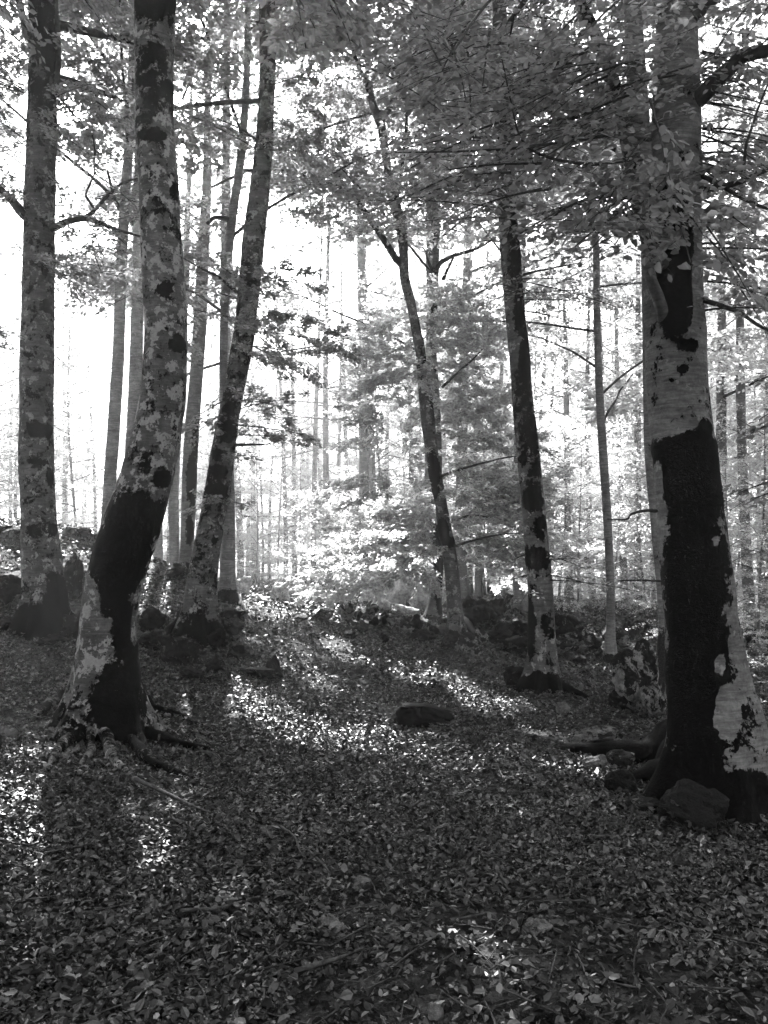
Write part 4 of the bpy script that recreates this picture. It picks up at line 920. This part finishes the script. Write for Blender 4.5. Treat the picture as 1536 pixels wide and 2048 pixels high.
# ------------------------------------------------------------------ STUMP
st = rock(848, 1458, 96, 62, 'low rotten black stump with a flat top in the middle of the leaf slope', MOSSWOOD, 'tree_stump', 'stump', sink=.2, rough=.5, big=True, depth=80)
me = st.data; co = np.empty(len(me.vertices) * 3, np.float32); me.vertices.foreach_get('co', co); co = co.reshape(-1, 3)
hx = np.abs(co[:, 0]).max(); hz = np.abs(co[:, 2]).max()
capz = hz * (.42 - .5 * np.clip(co[:, 0] / hx - .15, 0, 1)) + .006 * fbm(co, 30, 2)
co[:, 2] = np.where(co[:, 2] > capz, capz + .06 * (co[:, 2] - capz), co[:, 2])
co[:, 0] += np.where(co[:, 0] > 0, np.clip(-co[:, 2] / hz + .3, 0, 1) * .35 * hx, 0)
me.vertices.foreach_set('co', co.ravel()); me.update()
th = np.linspace(0, 2 * np.pi, 24, endpoint=False); rr_ = .52 * hx * (1 + .12 * np.sin(3 * th))
V = np.vstack([np.stack([-.25 * hx + rr_ * np.cos(th), rr_ * .8 * np.sin(th), 0 * th + hz * .47], 1), [[-.25 * hx, 0, hz * .44]]])
o = put('cut_top', V, [(k, (k + 1) % 24, 24) for k in range(24)], simple('rotten_wood', .004, .016, 18), None); o.parent = st

# ------------------------------------------------------------------ FALLEN STICKS
sticks = [([(270, 1572), (340, 1605), (395, 1630), (435, 1640)], .014, 'long curved twig lying below the roots of the curved beech'), ([(560, 1668), (590, 1690), (600, 1720), (603, 1730)], .009, 'thin bent twig above the small smooth stone'),
          ([(612, 1712), (635, 1735), (655, 1755), (660, 1775)], .009, 'hooked twig touching the small smooth stone'), ([(360, 1840), (440, 1838), (500, 1820), (545, 1805)], .010, 'straight dark stick in the lower left leaves'), ([(600, 1960), (680, 1938), (735, 1915)], .012, 'pale stick in the lower middle leaves'),
          ([(1180, 1690), (1230, 1685), (1280, 1678)], .009, 'short twig on the leaves below the broken slab'), ([(815, 1632), (840, 1615), (862, 1595)], .010, 'short forked stick in the middle of the leaf floor'), ([(940, 1570), (955, 1585), (970, 1600)], .008, 'short curved twig right of the forked stick'),
          ([(900, 1855), (950, 1848), (985, 1842)], .009, 'short straight twig above the flat white stone'), ([(150, 1905), (165, 1885), (172, 1870)], .009, 'pale split stick in the lower left corner leaves'), ([(1270, 1560), (1285, 1535), (1312, 1520)], .007, 'bundle of thin pale rootlets beside the mossy root'),
          ([(1280, 1556), (1300, 1530), (1310, 1512)], .006, 'single pale rootlet standing beside the mossy root'), ([(1000, 1765), (1015, 1790), (1040, 1800)], .008, 'small arched twig right of the middle floor'), ([(60, 1440), (100, 1445), (160, 1442)], .010, 'thin stick left of the curved beech foot'),
          ([(400, 1515), (430, 1520), (445, 1535)], .012, 'bent stick right of the roots of the curved beech'), ([(770, 1700), (790, 1690), (840, 1686)], .007, 'fine twig in the centre of the foreground'), ([(480, 1600), (520, 1596), (560, 1575)], .007, 'fine arched twig below the bright sun patch')]
for pix, r, lab in sticks:
    pts = [ground_hit(a, b) + np.array([0, 0, r + .018 + RNG.uniform(0, .015)]) for a, b in pix]
    V, F, _, _ = tube(pts, np.linspace(r, r * .4, len(pts)), 7, step=.03, wob=.5)
    tag(put('fallen_stick', V, F, STICK), lab, 'stick', 'sticks lying on the leaf floor')

# ------------------------------------------------------------------ LEAF LITTER (uncountable: one object)
def litter(ranges):
    Ps, Ss = [], []
    for d0, d1, dens, size in ranges:
        hw0, hw1 = .50 * d0 + .8, .50 * d1 + .8
        n = int(dens * (hw0 + hw1) * (d1 - d0))
        y = d0 + (d1 - d0) * RNG.random(n); x = (2 * RNG.random(n) - 1) * (.50 * y + .8)
        Ps.append(np.stack([x, y], 1)); Ss.append(size * np.clip(RNG.lognormal(0, .42, n), .35, 2.1))
    P = np.vstack(Ps); s = np.concatenate(Ss); dn = fbm(np.concatenate([P, P[:, :1] * 0], 1), 1.3, 3); k = RNG.random(len(P)) < np.clip(.8 + 1.6 * dn, .25, 1); P = P[k]; s = s[k]; z = gz(P[:, 0], P[:, 1])
    e = .05; gx = (gz(P[:, 0] + e, P[:, 1]) - z) / e; gy = (gz(P[:, 0], P[:, 1] + e) - z) / e
    pos = np.stack([P[:, 0], P[:, 1], z + RNG.random(len(z)) ** 1.5 * .035 + .004], 1)
    a = RNG.uniform(0, 2 * np.pi, len(z))
    nr = np.stack([-gx, -gy, np.ones(len(z))], 1) + RNG.normal(0, .7, (len(z), 3)); nr /= np.linalg.norm(nr, axis=1)[:, None]
    dr = np.stack([np.cos(a), np.sin(a), RNG.normal(0, .15, len(z))], 1); dr -= nr * (dr * nr).sum(1)[:, None]
    return pos, dr, nr, s
pos, dr, nr, s = litter([(1.9, 4.6, 5600, .0265)])
V, F, m = leaf_mesh(pos, dr, nr, s, True, RNG.uniform(-2.5, 5.0, len(pos)))
o = put('leaf_litter', V, F, LITTER, None, {'rnd': np.repeat(RNG.random(len(pos)), m)}, smooth=False)
tag(o, 'dry curled beech leaves covering the forest floor in front', 'fallen leaves', kind='stuff')
print('near litter', len(pos))
pos, dr, nr, s = litter([(4.6, 7, 4200, .0275), (7, 11, 2200, .032), (11, 16, 850, .044), (16, 24, 230, .07), (24, 34, 40, .11)])
V, F, m = leaf_mesh(pos, dr, nr, s, False, RNG.uniform(-2.5, 5.0, len(pos)))
o = put('leaf_litter', V, F, LITTER, None, {'rnd': np.repeat(RNG.random(len(pos)), m)}, smooth=False)
tag(o, 'dry leaves covering the slope farther back among the trunks', 'fallen leaves', kind='stuff')
print('far litter', len(pos))
# fine twigs in the litter
tw = []
for k in range(1500):
    y = 2.2 + 12 * RNG.random() ** 1.4; x = (2 * RNG.random() - 1) * (.5 * y + .6); a = RNG.uniform(0, 6.28); l = RNG.uniform(.06, .30)
    q = np.linspace(-.5, .5, 4); bend = RNG.normal(0, .12)
    X = x + l * q * math.cos(a) - bend * l * (q ** 2) * math.sin(a); Y = y + l * q * math.sin(a) + bend * l * q ** 2 * math.cos(a)
    Z = gz(X, Y) + .02 + RNG.random() * .02
    tw.append(tube(np.stack([X, Y, Z], 1), np.array([.003, .0035, .003, .0015]) * RNG.uniform(.7, 1.5), 4)[:2])
V, F = join(tw); tag(put('twig_litter', V, F, STICK), 'fine broken twigs scattered through the dry leaves', 'twigs', kind='stuff')

# ------------------------------------------------------------------ HAZE
if HAZE > 0:
    m, t, o = new_mat('forest_haze')
    pv = N(t, 'ShaderNodeVolumePrincipled'); pv.inputs['Density'].default_value = HAZE; pv.inputs['Color'].default_value = (.95, .95, .95, 1); pv.inputs['Anisotropy'].default_value = .75
    L(t, pv.outputs[0], o.inputs['Volume'])
    x0, x1, y0, y1, z0, z1 = -130, 130, -60, 130, -14, 27
    V = np.array([(x, y, z) for x in (x0, x1) for y in (y0, y1) for z in (z0, z1)], float)
    F = [(0, 1, 3, 2), (4, 6, 7, 5), (0, 4, 5, 1), (2, 3, 7, 6), (0, 2, 6, 4), (1, 5, 7, 3)]
    h = put('haze', V, F, m, smooth=False); tag(h, 'thin bright haze hanging between the trees', 'haze', kind='stuff')
import sys
for o_ in S.objects:
    if len(str(o_.get('label', '')).replace(',', ' ').split()) > 16: print('LONG', o_['label'], file=sys.stderr)
print('tris', sum(len(me.loops) - 2 * len(me.polygons) for me in bpy.data.meshes), 'objs', len(S.objects), file=sys.stderr)
for me in sorted(bpy.data.meshes, key=lambda q: -len(q.polygons))[:12]: print(me.name, len(me.polygons), file=sys.stderr)
